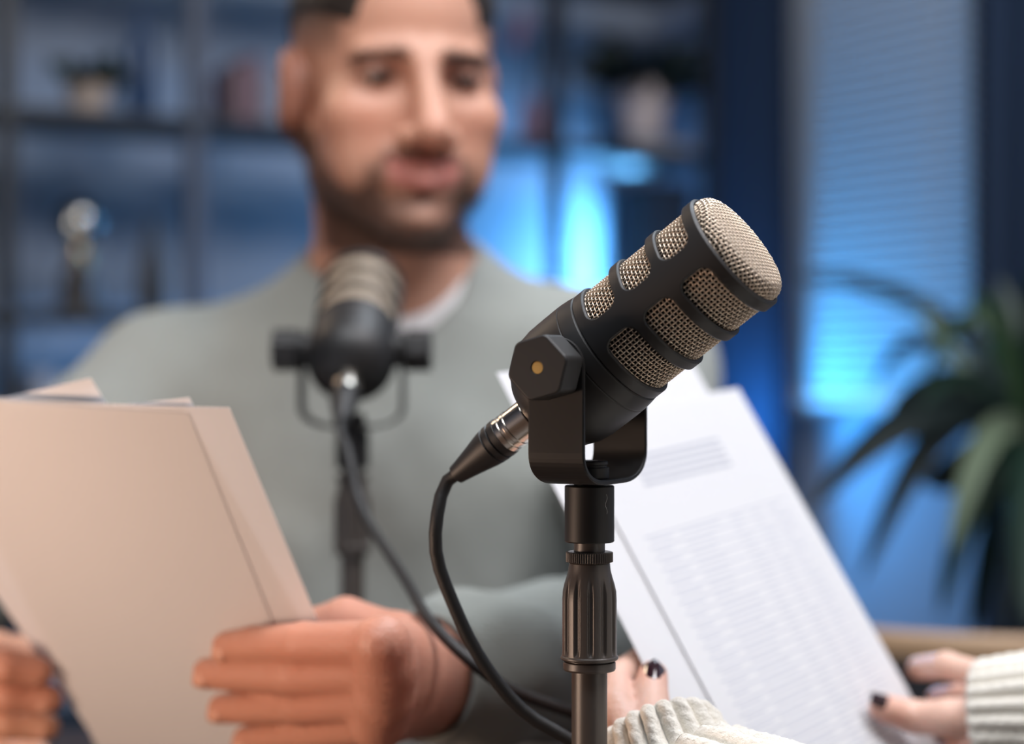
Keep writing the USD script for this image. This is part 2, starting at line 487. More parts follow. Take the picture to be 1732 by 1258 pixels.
def leaf_blade(base, mid, tip, width, thick=0.0012, nseg=14, fold=0.18, side=None, taper=0.55):
    """a long leaf: quadratic curve, lens outline, folded along its midrib, with real thickness"""
    base, mid, tip = (np.asarray(q, float) for q in (base, mid, tip))
    t = np.linspace(0, 1, nseg)[:, None]
    ctrl = 2 * mid - 0.5 * (base + tip)
    c = (1 - t) ** 2 * base + 2 * t * (1 - t) * ctrl + t ** 2 * tip
    T = np.gradient(c, axis=0)
    T /= np.linalg.norm(T, axis=1, keepdims=True) + 1e-12
    side = np.array([0.4, -0.9, 0.2]) if side is None else np.asarray(side, float)
    B = np.cross(T, side)
    B /= np.linalg.norm(B, axis=1, keepdims=True) + 1e-12
    N = np.cross(B, T)
    tt = t[:, 0]
    w = width / 2 * np.clip(np.sin(np.pi * np.clip(0.10 + 0.90 * tt, 0, 1)) ** taper, 0.03, 1)
    cols = np.array([-1, -0.5, 0, 0.5, 1.0])
    P = c[:, None] + cols[None, :, None] * w[:, None, None] * B[:, None] + (np.abs(cols)[None, :, None] * fold * w[:, None, None]) * N[:, None]
    top, bot = P, P - thick * N[:, None]
    loop = np.concatenate([top, bot[:, ::-1]], 1)
    v, f = grid_mesh(loop, close_v=True)
    k = loop.shape[1]
    e = (nseg - 1) * k
    caps = [[0, j + 1, j] for j in range(1, k - 1)] + [[e, e + j, e + j + 1] for j in range(1, k - 1)]
    return outward(trimesh.Trimesh(v, np.vstack([f, caps]), process=False))


def pot_profile(r0, r1, h, t=0.006, foot=0.004):
    return [(0, 0), (r0 - foot, 0), (r0, foot), (r1, h - 0.004), (r1 + 0.002, h - 0.001), (r1 + 0.001, h), (r1 - t + 0.001, h), (r1 - t, h - 0.003), (r1 - t - 0.002, h * 0.78), (0, h * 0.78)]


def shelf_plant(px, z, n, r0, r1, h, potmat, leafmats, count, spread, length, width, label, seed, droop=0.3, up=0.7):
    g = np.random.default_rng(seed)
    o, Y = on_shelf(px, z, n)
    p = thing('potted_plant', label, 'plant', o)
    pot = obj('pot', lathe(pot_profile(r0, r1, h), 48), potmat, p)
    obj('soil', lathe([(0, h * 0.76), (r1 - 0.009, h * 0.76), (r1 - 0.009, h * 0.79), (0, h * 0.81)], 24), 'soil', p)
    for i in range(count):
        a = g.uniform(0, 2 * np.pi)
        L = length * g.uniform(0.6, 1.1)
        el = g.uniform(0.25, 1.4) * up
        d = np.array([math.cos(a) * math.cos(el), math.sin(a) * math.cos(el), math.sin(el)])
        b = np.array([d[0] * r1 * 0.35, d[1] * r1 * 0.35, h * 0.78])
        mid = b + d * L * 0.55 + np.array([0, 0, 0.10 * L])
        tip = b + d * L * spread + np.array([0, 0, -droop * L])
        obj('leaf', leaf_blade(b, mid, tip, width * g.uniform(0.8, 1.2), nseg=9, side=(-d[1], d[0], 0.3)), leafmats[i % len(leafmats)], p, True)
    return p


TOP, LOW = 1.41, 1.095
shelf_plant(148, TOP, -0.22, 0.026, 0.036, 0.055, 'pot_clay', ['leaf_dark', 'leaf_deep'], 34, 1.0, 0.075, 0.022, 'small round green plant in a clay pot on the upper left shelf', 3, droop=0.05, up=0.85)
o, Y = on_shelf(1090, TOP, -0.20)
bk = thing('book', 'dark book lying flat under the pale grey plant pot', 'book', o)
obj('cover', xf(cat(rbox(0.15, 0.125, 0.003, 0.001, center=(-0.005, 0, 0.0015)), rbox(0.15, 0.125, 0.003, 0.001, center=(-0.005, 0, 0.0325)), rbox(0.004, 0.125, 0.034, 0.001, center=(-0.078, 0, 0.017))), np.vstack([np.column_stack([MR[:3, :3], [0, 0, 0]]), [0, 0, 0, 1]])), 'box_dark', bk)
obj('pages', xf(rbox(0.142, 0.117, 0.028, 0.0005, center=(-0.003, 0, 0.017)), np.vstack([np.column_stack([MR[:3, :3], [0, 0, 0]]), [0, 0, 0, 1]])), 'book_grey', bk)
shelf_plant(1090, TOP + 0.0346, -0.20, 0.036, 0.050, 0.105, 'pot_grey', ['leaf_deep'], 52, 1.0, 0.140, 0.040, 'dark leafy plant in a pale grey pot at the right end of the shelf', 5, droop=0.02, up=0.78)
o, Y = on_shelf(1110, LOW, -0.25)
bx = thing('storage_box', 'tall dark storage box on the shelf below the pale grey pot', 'box', o)
RB_ = np.vstack([np.column_stack([MR[:3, :3], [0, 0, 0]]), [0, 0, 0, 1]])
obj('box_body', xf(rbox(0.085, 0.12, 0.225, 0.004, center=(0, 0, 0.1125)), RB_), 'box_dark', bx)
obj('box_lid', xf(rbox(0.091, 0.126, 0.035, 0.004, center=(0, 0, 0.243)), RB_), 'box_dark', bx)

# tall blue vase, upper left bay
o, Y = on_shelf(238, TOP, -0.20)
v = thing('tall_vase', 'tall blue bottle vase beside the small round plant on the upper shelf', 'vase', o)
obj('vase_body', lathe([(0, 0), (0.020, 0), (0.0225, 0.004), (0.025, 0.05), (0.025, 0.11), (0.019, 0.140), (0.011, 0.155), (0.010, 0.185), (0.013, 0.192), (0.011, 0.192), (0.008, 0.185), (0.008, 0.15), (0, 0.14)], 40), 'vase_navy', v)
obj('vase_foot', lathe([(0, -0.0), (0.023, -0.0), (0.024, 0.003), (0.022, 0.006), (0, 0.006)], 32), 'vase_navy', v)


def book(px, z, n, th, depth, h, mat, label, lean=0.0, group=None):
    o, Y = on_shelf(px, z, n)
    b = thing('book', label, 'book', o, group)
    R = MR.copy()
    R[:3, 3] = 0
    R[:3, :3] = R[:3, :3] @ roty(lean)
    lift = abs(math.sin(lean)) * th / 2
    T = np.array([0, 0, lift])
    obj('cover', xf(cat(rbox(0.003, depth, h, 0.001, center=(-th / 2 + 0.0015, 0, h / 2)), rbox(0.003, depth, h, 0.001, center=(th / 2 - 0.0015, 0, h / 2)), rbox(th, 0.004, h, 0.0015, center=(0, -depth / 2 + 0.002, h / 2))), R, T), mat, b)
    obj('pages', xf(rbox(th - 0.006, depth - 0.010, h - 0.008, 0.0005, center=(0, 0.001, h / 2)), R, T), 'page_cream', b)
    return b


book(386, TOP, -0.20, 0.020, 0.13, 0.105, 'book_mauve', 'muted mauve book standing on the upper shelf left of the others')
book(408, TOP, -0.20, 0.022, 0.13, 0.122, 'book_plum', 'taller plum coloured book standing on the upper shelf by the ear')
book(432, TOP, -0.20, 0.018, 0.13, 0.095, 'book_grey', 'short grey book standing on the upper shelf nearest the ear')

# table lamp with a glass globe bulb, lower left bay
o, Y = on_shelf(133, LOW, -0.23)
lamp = thing('globe_lamp', 'small dark table lamp with a bare glass globe bulb on the lower left shelf', 'lamp', o)
obj('lamp_base', lathe([(0, 0), (0.036, 0), (0.038, 0.003), (0.037, 0.012), (0.030, 0.020), (0.028, 0.060), (0.024, 0.072), (0.012, 0.078), (0, 0.078)], 48), 'lamp_base', lamp)
obj('bulb_socket', lathe([(0, 0.078), (0.016, 0.078), (0.017, 0.082), (0.017, 0.100), (0.014, 0.106), (0, 0.106)], 40), 'lamp_brass', lamp)
zc, rb = 0.148, 0.036
th = np.linspace(-1.15, math.pi / 2, 26)
outer = [(0.013, 0.104)] + [(rb * math.cos(a), zc + rb * math.sin(a)) for a in th]
outer[-1] = (0, zc + rb)
bulb = obj('bulb', lathe([(0, 0.104)] + outer, 48), 'bulb_glass', lamp, True)
for q in (-1, 1):
    glint_path = [[q * 0.0085 + 0.0025 * math.cos(t), 0.0025 * math.sin(t), 0.146 + 0.0045 * q + 0.011 * t / 31] for t in np.linspace(0, 31, 90)]
    obj('bulb_glint_coil', cat(tube(glint_path, 0.0008, 5)), 'bulb_glint', bulb, True)  # added glowing coils, one for each highlight on the glass
# dark slim vase beside it
o, Y = on_shelf(258, LOW, -0.20)
v = thing('slim_vase', 'slim dark navy vase on the lower shelf right of the globe lamp', 'vase', o)
obj('vase_body', lathe([(0, 0), (0.019, 0), (0.021, 0.003), (0.026, 0.03), (0.024, 0.075), (0.013, 0.115), (0.010, 0.150), (0.014, 0.160), (0.012, 0.160), (0.008, 0.150), (0.010, 0.112), (0, 0.05)], 40), 'pot_dark', v)
# pale books lying and leaning on the shelf below
Z3 = LEV[2]
book(52, Z3, -0.24, 0.030, 0.16, 0.215, 'book_grey', 'grey book standing on the lowest shelf in view at far left', 0.0)
book(136, Z3, -0.24, 0.034, 0.16, 0.205, 'book_pale', 'pale blue book leaning on the lowest shelf in view at far left', -0.22)
# right of the head: mauve vase with dried flowers
o, Y = on_shelf(903, TOP, -0.20)
v = thing('flower_vase', 'mauve vase of dried flowers on the shelf just right of the head', 'vase', o)
obj('vase_body', lathe([(0, 0), (0.022, 0), (0.024, 0.003), (0.030, 0.035), (0.026, 0.075), (0.015, 0.095), (0.017, 0.104), (0.014, 0.104), (0.012, 0.095), (0, 0.07)], 40), 'vase_mauve', v)
g = np.random.default_rng(11)
for i in range(9):
    a, L = g.uniform(0, 6.28), g.uniform(0.11, 0.19)
    tip = np.array([math.cos(a) * 0.042, math.sin(a) * 0.042, 0.09 + L])
    stem = obj('flower_stem', tube(spline([[0, 0, 0.07], [tip[0] * 0.3, tip[1] * 0.3, 0.09 + L * 0.5], tip], 8), 0.0012, 5), 'soil', v, True)
    bl_ = trimesh.creation.icosphere(2, 0.013)
    bl_.vertices *= (1 + 0.35 * (meshkit.noise(bl_.vertices * 260 + i * 9) - 0.5))[:, None]
    bl_.vertices *= [1, 1, 1.5]
    obj('flower_head', xf(bl_, None, tip), 'flower_mauve', stem, True)

# ------------------------------------------------------------------ table
TZ = 0.716
tab_c = np.array([-0.42, 0.87, 0.0])
table = thing('studio_table', 'dark wooden studio table carrying the microphone stands', 'table', tab_c)
tx0, tx1, ty0, ty1 = -1.12, 0.28, 0.28, 1.50
tp = CrossSection([[(tx0 + 0.06, ty0 + 0.06), (tx1 - 0.06, ty0 + 0.06), (tx1 - 0.06, ty1 - 0.06), (tx0 + 0.06, ty1 - 0.06)]]).offset(0.06, m3.JoinType.Round, circular_segments=32)
obj('tabletop', tp.extrude(0.028).translate((0, 0, TZ - 0.028)), 'table_wood', table, 30, loc=tab_c)
for x in (tx0 + 0.08, tx1 - 0.08):
    for y in (ty0 + 0.08, ty1 - 0.08):
        obj('leg', lathe([(0, 0), (0.015, 0), (0.026, TZ - 0.028), (0, TZ - 0.028)], 24).apply_translation((x, y, 0)), 'rack_metal', table, loc=tab_c)
obj('apron', cat(rbox(tx1 - tx0 - 0.20, 0.02, 0.04, 0.003, center=((tx0 + tx1) / 2, ty0 + 0.08, TZ - 0.048)), rbox(tx1 - tx0 - 0.20, 0.02, 0.04, 0.003, center=((tx0 + tx1) / 2, ty1 - 0.08, TZ - 0.048))), 'table_wood', table, loc=tab_c)

# ------------------------------------------------------------------ barrel chair behind the papers, right
ch0 = np.array([0.50, 1.98, 0.0])
chair = thing('barrel_chair', 'empty chair with a curved light wood top rail behind the papers', 'chair', ch0)
an = np.linspace(math.radians(175), math.radians(330), 40)
RR = 0.25
rail = np.stack([RR * np.cos(an), RR * np.sin(an), 0.738 + 0.006 * np.sin((an - an[0]) / (an[-1] - an[0]) * math.pi)], 1)
sec = np.array(CrossSection([[(-0.004, -0.007), (0.004, -0.007), (0.004, 0.007), (-0.004, 0.007)]]).offset(0.007, m3.JoinType.Round, circular_segments=16).to_polygons()[0])
P = np.stack([rail[i] + sec[:, :1] * np.array([math.cos(an[i]), math.sin(an[i]), 0]) + sec[:, 1:] * np.array([0, 0, 1.0]) for i in range(len(an))], 0)
v, f = grid_mesh(P, close_v=True)
k = len(sec)
e = (len(an) - 1) * k
m = trimesh.Trimesh(v, np.vstack([f, [[0, j + 1, j] for j in range(1, k - 1)], [[e, e + j, e + j + 1] for j in range(1, k - 1)]]), process=False)
obj('top_rail', outward(m), 'chair_wood', chair)
zz = np.linspace(0.47, 0.728, 8)
A, Z = np.meshgrid(an, zz, indexing='ij')
inn = np.stack([(RR - 0.012) * np.cos(A), (RR - 0.012) * np.sin(A), Z], -1)
out = np.stack([(RR + 0.010) * np.cos(A), (RR + 0.010) * np.sin(A), Z], -1)
loop = np.concatenate([inn, out[:, ::-1]], 1)
v, f = grid_mesh(loop, close_v=True)
k = loop.shape[1]
e = (len(an) - 1) * k
m = trimesh.Trimesh(v, np.vstack([f, [[0, j + 1, j] for j in range(1, k - 1)], [[e, e + j, e + j + 1] for j in range(1, k - 1)]]), process=False)
obj('backrest', outward(m), 'chair_cloth', chair)
obj('seat', lathe([(0, 0.42), (0.225, 0.42), (0.238, 0.435), (0.238, 0.468), (0.22, 0.482), (0, 0.488)], 64), 'chair_cloth', chair)
for a in (0.7, 2.4, 3.9, 5.5):
    obj('leg', tube([[0.17 * math.cos(a), 0.17 * math.sin(a), 0.42], [0.22 * math.cos(a), 0.22 * math.sin(a), 0.0]], [0.017, 0.012], 14), 'chair_wood', chair)

# ------------------------------------------------------------------ big strap-leaved plant at the right
PD = 2.3
pl0 = U(1742, 700, PD)
pl0[2] = 0
plant = thing('strap_leaf_plant', 'large plant with long dark strap leaves in front of the right curtain', 'plant', pl0)
obj('pot', lathe(pot_profile(0.13, 0.17, 0.32, 0.012), 56), 'pot_dark', plant)
obj('soil', lathe([(0, 0.24), (0.150, 0.24), (0.150, 0.255), (0, 0.262)], 32), 'soil', plant)
crown = U(1738, 740, PD)
obj('stem', tube(spline([pl0 + [0, 0, 0.24], pl0 + [0.015, 0.01, 0.55], crown], 16), np.linspace(0.022, 0.013, 16), 12), 'soil', plant, True, loc=pl0)
blades = [  # base, middle, tip as (px, py, depth offset); width m; material
    ((1735, 735, 0), (1560, 700, -.05), (1372, 862, -.10), 0.046, 'leaf_deep'),
    ((1735, 735, 0), (1580, 690, .02), (1440, 800, .05), 0.034, 'leaf_deep'),
    ((1735, 735, 0), (1600, 720, -.02), (1455, 985, -.06), 0.040, 'leaf_deep'),
    ((1735, 735, 0), (1640, 640, -.08), (1560, 690, -.16), 0.022, 'leaf_dark'),
    ((1738, 735, 0), (1668, 745, -.10), (1608, 935, -.16), 0.034, 'leaf_pale'),
    ((1738, 735, 0), (1655, 830, -.03), (1588, 1040, -.05), 0.036, 'leaf_dark'),
    ((1738, 735, 0), (1690, 860, .04), (1640, 1075, .06), 0.040, 'leaf_dark'),
    ((1738, 735, 0), (1716, 890, -.04), (1700, 1085, -.08), 0.030, 'leaf_deep'),
    ((1738, 735, 0), (1730, 850, -.10), (1742, 1060, -.2), 0.040, 'leaf_dark'),
    ((1735, 735, 0), (1610, 600, .10), (1560, 510, .14), 0.020, 'leaf_green'),
    ((1735, 735, 0), (1690, 560, -.05), (1640, 500, -.08), 0.024, 'leaf_green'),
    ((1735, 735, 0), (1660, 535, .04), (1560, 655, .06), 0.020, 'leaf_green'),
    ((1735, 735, 0), (1720, 590, .03), (1690, 470, .06), 0.032, 'leaf_dark'),
    ((1735, 735, 0), (1745, 580, -.02), (1750, 455, -.04), 0.036, 'leaf_dark'),
    ((1735, 735, 0), (1705, 640, .12), (1672, 560, .20), 0.040, 'leaf_dark'),
    ((1735, 735, 0), (1570, 525, .28), (1345, 470, .45), 0.030, 'leaf_deep'),
    ((1735, 735, 0), (1570, 580, .20), (1480, 660, .30), 0.024, 'leaf_deep'),
    ((1735, 735, 0), (1620, 655, .10), (1500, 700, .15), 0.050, 'leaf_deep'),
    ((1735, 735, 0), (1655, 780, .05), (1560, 820, .08), 0.060, 'leaf_deep'),
    ((1735, 735, 0), (1690, 700, .05), (1650, 860, .08), 0.060, 'leaf_deep'),
]
for b, m_, t, w, mt in blades:
    obj('leaf', leaf_blade(U(b[0], b[1], PD + b[2]), U(m_[0], m_[1], PD + m_[2]), U(t[0], t[1], PD + t[2]), w, nseg=16, side=(0.15, -1, 0.1)), mt, plant, True, loc=pl0)
g = np.random.default_rng(21)
for i in range(5):
    a = g.uniform(4.6, 6.2)
    L = g.uniform(0.28, 0.46)
    d = np.array([math.cos(a), math.sin(a) * 0.6, 0])
    b = crown + [0, 0, -0.03]
    obj('leaf', leaf_blade(b, b + d * L * 0.5 + [0, 0, 0.16 + g.uniform(-.05, .06)], b + d * L + [0, 0, g.uniform(-0.25, 0.15)], 0.038, nseg=14, side=(-d[1], d[0], 0.5)), ['leaf_dark', 'leaf_deep', 'leaf_green'][i % 3], plant, True, loc=pl0)

# ------------------------------------------------------------------ microphones
mm = 0.001
GP = 2.05 * mm                 # pitch of the woven wire
RB, RG, RBODY = 31.2 * mm, 28.7 * mm, 32.4 * mm


def mic_head(E):
    """parts of the tilting head: axis at elevation E in the local -y / z plane. Returns {name: (mesh, material, smooth)}"""
    ax = np.array([0, -math.cos(E), math.sin(E)])
    xa = np.array([1.0, 0, 0])
    ya = np.cross(ax, xa)
    M = np.eye(4)
    M[:3, 0], M[:3, 1], M[:3, 2] = xa, ya, ax
    Z4 = 20.8 * mm             # ring four (end of the body) ahead of the pivot
    parts = []
    # body
    prof = [(0, -38.6), (6, -38.4), (13, -37.0), (19.5, -34.2), (25, -29.8), (29, -24.2), (31.3, -18.0), (32.3, -11.5), (32.4, -4.0), (32.4, 5.0), (32.35, 8.2), (32.1, 8.5), (32.1, 8.8), (32.3, 9.1), (31.9, 13.0), (31.3, 16.6), (30.2, 17.6), (27.0, 17.8), (0, 17.8)]
    parts.append(('body', lathe(np.array(prof) * mm, 120), 'mic_black', 28))
    # basket: an unrolled plate with twelve windows, bent round
    L = 2 * math.pi * RB
    z0, z1 = Z4 - 4.0 * mm, Z4 + (68.7 + 4.0) * mm
    T = 1.9 * mm
    plate = Manifold.cube((L, z1 - z0, T)).translate((0, z0, 0))
    cuts = []
    for c in range(2):
        for r in range(3):
            cy = Z4 + (11.45 + 22.9 * r) * mm
            cx = L * (c + 0.5) / 2
            hw, hh, cr = L * 78.0 / 360, 8.35 * mm, 5.2 * mm
            base = CrossSection([[(-hw + cr, -hh + cr), (hw - cr, -hh + cr), (hw - cr, hh - cr), (-hw + cr, hh - cr)]])
            lo = base.offset(cr, m3.JoinType.Round, circular_segments=32)
            hi = base.offset(cr + 0.75 * mm, m3.JoinType.Round, circular_segments=32)
            cut = lo.extrude(T + 0.001).translate((0, 0, -0.0005)) + Manifold.batch_hull([lo.extrude(1e-6).translate((0, 0, T - 0.75 * mm)), hi.extrude(0.0004).translate((0, 0, T - 1e-6))])
            cuts.append(cut.translate((cx, cy, 0)))
    # chamfer of the two long rims
    for zz, sg in ((z1, 1), (z0, -1)):
        w = 0.8 * mm
        wedge = Manifold.extrude(CrossSection([[(0, 0), (w, 0), (0, w)]]), L + 0.01)       # placed below as a triangular bar
        bar = Manifold.cube((L + 0.01, 1.6 * mm, 1.6 * mm), True).rotate((45, 0, 0)).translate((L / 2, zz, T))
        cuts.append(bar)
    plate = plate - Manifold.batch_boolean(cuts, m3.OpType.Add)
    plate = plate.refine_to_length(1.7 * mm)

    def bend(q):
        q = np.asarray(q)
        a = q[:, 0] / RB + rib0
        r = RB - T + q[:, 2]
        return np.stack([r * np.cos(a), r * np.sin(a), q[:, 1]], 1)
    rib0 = math.radians(RIB_ANGLE)
    pm = plate.to_mesh()
    parts.append(('basket', outward(trimesh.Trimesh(bend(pm.vert_properties[:, :3]), pm.tri_verts, process=False)), 'mic_black', 30))
    # woven wire cylinder behind the windows
    zg0, zg1 = Z4 - 1.0 * mm, Z4 + 68.4 * mm
    nl = int(round(2 * math.pi * RG / GP / 2)) * 2
    nr = int((zg1 - zg0) / GP)
    amp, wr = 0.31 * mm, 0.315 * mm
    ms = []
    for i in range(nl):
        a = 2 * math.pi * i / nl
        k = np.arange(nr * 2 + 1)
        z = zg0 + k * GP / 2
        rr = RG + amp * np.cos(np.pi * (k / 2 + i))
        ms.append(tube_fast(np.stack([rr * math.cos(a), rr * math.sin(a), z], 1), wr))
    for j in range(nr):
        k = np.arange(nl * 2 + 1)
        a = 2 * math.pi * k / (nl * 2)
        rr = RG - amp * np.cos(np.pi * (k / 2 + j + 0.0))
        ms.append(tube_fast(np.stack([rr * np.cos(a), rr * np.sin(a), np.full(len(k), zg0 + j * GP)], 1), wr))
    parts.append(('grille', join_raw(ms), 'grille_wire', True))
    # domed front cap of the same weave
    zt = Z4 + 79.8 * mm
    R1, FR = 28.6 * mm, 5.5 * mm
    zb = Z4 + 68.4 * mm
    r_flat = R1 - FR
    crown = 1.0 * mm

    def cap_point(a, b, lift):
        rho = np.hypot(a, b) + 1e-9
        arc = FR * math.pi / 2
        f1 = np.minimum(rho, r_flat)
        th = np.clip((rho - r_flat) / FR, 0, math.pi / 2)
        down = np.maximum(rho - r_flat - arc, 0)
        r = f1 + FR * np.sin(th)
        z = zt - FR * (1 - np.cos(th)) - down - crown * (np.minimum(rho, r_flat) / r_flat) ** 2
        nr_, nz = np.sin(th), np.cos(th)
        r, z = r + lift * nr_, z + lift * nz
        return np.stack([r * a / rho, r * b / rho, z], -1)
    ext = r_flat + FR * math.pi / 2 + (zt - FR - crown - zb)
    n2 = int(ext / GP)
    ms = []
    for i in range(-n2, n2 + 1):
        b = (i + 0.25) * GP
        half = math.sqrt(max(ext ** 2 - b ** 2, 0))
        kk = np.arange(-int(half / (GP / 2)), int(half / (GP / 2)) + 1)
        if len(kk) < 4:
            continue
        s_ = kk * GP / 2 + 0.25 * GP
        lift = amp * np.cos(np.pi * (kk / 2 + i))
        ms.append(tube_fast(cap_point(s_, np.full(len(kk), b), lift), wr))
        ms.append(tube_fast(cap_point(np.full(len(kk), b), s_, -lift), wr))
    parts.append(('grille_cap', join_raw(ms), 'grille_wire', True))
    # foam inside
    fo = [(0, Z4 - 2 * mm), (26.6 * mm, Z4 - 2 * mm), (26.8 * mm, Z4 + 62 * mm), (26.2 * mm, zt - 6 * mm), (22.0 * mm, zt - 2.2 * mm), (0, zt - 1.6 * mm)]
    parts.append(('foam_filter', lathe(fo, 64), 'foam_black', 30))
    return [(n, xf(m, M), mt, sm) for n, m, mt, sm in parts], M


def tube_fast(p, r, sides=5):
    """open swept tube, arrays only"""
    t = np.gradient(p, axis=0)
    t /= np.linalg.norm(t, axis=1, keepdims=True)
    ref = np.array([0, 0, 1.0]) if abs(t[len(t) // 2, 2]) < 0.8 else np.array([1.0, 0.3, 0])
    a = np.cross(t, ref)
    a /= np.linalg.norm(a, axis=1, keepdims=True) + 1e-12
    b = np.cross(t, a)
    th = np.arange(sides) * 2 * np.pi / sides
    P = p[:, None] + r * (np.cos(th)[None, :, None] * a[:, None] + np.sin(th)[None, :, None] * b[:, None])
    v, f = grid_mesh(P, close_v=True)
    return v, f


def join_raw(ms):
    vs, fs, n = [], [], 0
    for v, f in ms:
        vs.append(v)
        fs.append(f + n)
        n += len(v)
    m = trimesh.Trimesh(np.vstack(vs), np.vstack(fs), process=False)
    if m.volume < 0:
        m.invert()
    return m


RIB_ANGLE = 0.0
YW, YT, YH = 36.5 * mm, 2.2 * mm, 55.0 * mm        # yoke: half span, plate thickness, drop below the pivot


def make_mic(origin, p_axis, E, rib, label, group):
    global RIB_ANGLE
    RIB_ANGLE = rib
    x = UsdGeom.Xform.Define(stage, path_for('microphone'))
    px = np.array([p_axis[0], p_axis[1], 0.0])
    px /= np.linalg.norm(px)
    py = np.cross([0, 0, 1.0], px)
    R = np.eye(4)
    R[:3, 0], R[:3, 1], R[:3, 2], R[:3, 3] = px, py, [0, 0, 1], origin
    x.AddTransformOp().Set(Gf.Matrix4d(*R.T.ravel().tolist()))
    t = tag(x.GetPrim(), label, 'microphone', group)
    parts, M = mic_head(E)
    for n, m, mt, sm in parts:
        obj(n, m, mt, t, sm)
    # the yoke
    pts = [(-YW, 0.02)] + [(-YW, -YH + 0.030)]
    rx, rz = 27 * mm, 15 * mm
    q = 2.3
    for a in np.linspace(0, math.pi / 2, 14):
        pts.append((-YW + rx - rx * math.cos(a) ** (2 / q), -YH + rz - rz * math.sin(a) ** (2 / q)))
    pts += [(-a, b) for a, b in pts[::-1]]
    strip = LineString(pts).buffer(YT / 2, cap_style=2, join_style=1)
    def sect(d):
        return CrossSection([np.array(orient(strip.buffer(d, join_style=1) if d else strip).exterior.coords)[:-1]])
    W = 29 * mm
    yk = sect(0).extrude(W - 0.9 * mm).translate((0, 0, 0.45 * mm)) + sect(-0.35 * mm).extrude(W)
    yk = yk.translate((0, 0, -W / 2)).rotate((90, 0, 0))
    keep = Manifold.cube((0.2, 0.2, 0.1), True).translate((0, 0, -0.05)) + Manifold.cylinder(0.2, W / 2, circular_segments=64).translate((0, 0, -0.1)).rotate((0, 90, 0))
    obj('yoke', yk ^ keep, 'yoke_black', t, 25)
    for s in (-1, 1):
        Rk = roty(s * math.pi / 2)            # local z -> outwards along +-x
        off = np.array([s * (YW + YT / 2), 0, 0])
        # boss between body and yoke, washer, knob, insert
        obj('pivot_boss', xf(lathe(np.array([(0, 28), (12, 28), (12.5, 29), (12.5, 35.0), (12, 35.4), (0, 35.4)]) * mm, 40), Rk), 'mic_black', t)
        hexa = [(11.6 * mm * math.cos(math.radians(a)), 11.6 * mm * math.sin(math.radians(a))) for a in KNOB_ROT + np.arange(6) * 60.0]
        cs = CrossSection([hexa])
        def kk(d, h, z):
            return cs.offset(4.0 * mm + d, m3.JoinType.Round, circular_segments=40).extrude(h).translate((0, 0, z))
        kn = Manifold.batch_hull([kk(-0.9 * mm, 0.01 * mm, 1.6 * mm), kk(0, 16.0 * mm, 2.6 * mm), kk(-0.8 * mm, 0.01 * mm, 19.4 * mm)])
        kn = kn + Manifold.cylinder(1.7 * mm, 11.5 * mm, circular_segments=48)
        kn = kn - Manifold.cylinder(2 * mm, 3.1 * mm, circular_segments=40).translate((0, 0, 18.8 * mm))
        Rk2 = np.stack([[0, s, 0], [0, 0, 1.0], [s, 0, 0]], 1)     # knob x -> s*y, y -> up, z -> outwards
        kb = obj('knob', xf(kn, Rk2, off), 'mic_black', t, 25)
        obj('knob_insert', xf(lathe(np.array([(0, 18.7), (2.9, 18.7), (2.95, 18.9), (2.8, 19.05), (0, 19.1)]) * mm, 32), Rk2, off), 'gold_disc', kb, label='gold disc in the knob')
    zb = -YH
    obj('yoke_nut', lathe(np.array([(0, 1.2), (9.3, 1.2), (9.6, 1.5), (9.6, 6.4), (9.2, 6.8), (8.6, 6.8), (8.6, 7.6), (9.0, 8.0), (9.0, 9.4), (8.4, 9.9), (0, 9.9)]) * mm + np.array([0, zb]), 48), 'yoke_black', t, 25)
    obj('mount_socket', lathe(np.array([(0, -1.1), (7.5, -1.1), (7.5, -2.2), (11.6, -2.2), (12.1, -2.7), (12.1, -29.2), (11.7, -29.7), (7.0, -29.7), (7.0, -27), (0, -27)])[::-1] * mm + np.array([0, zb]), 64), 'yoke_black', t, 25)
    return t, R, M


KNOB_ROT = 15.0
E1 = math.radians(36.0)
P1 = np.array([0.46, 0.888])
O1 = U(997, 622, 0.920)
mic1, R1m, M1 = make_mic(O1, P1, E1, -4.0, 'sharp black microphone with woven steel grille in the foreground', None)
sc = [O1 + np.array([0.0062, -0.0, -0.066]) + 0]          # hairline scratch on the socket

O2 = U(596, 592, 1.36)
mic2, R2m, M2 = make_mic(O2, (-1.0, 0.02), math.radians(33.0), 0.0, 'blurred black microphone in front of the seated man', None)


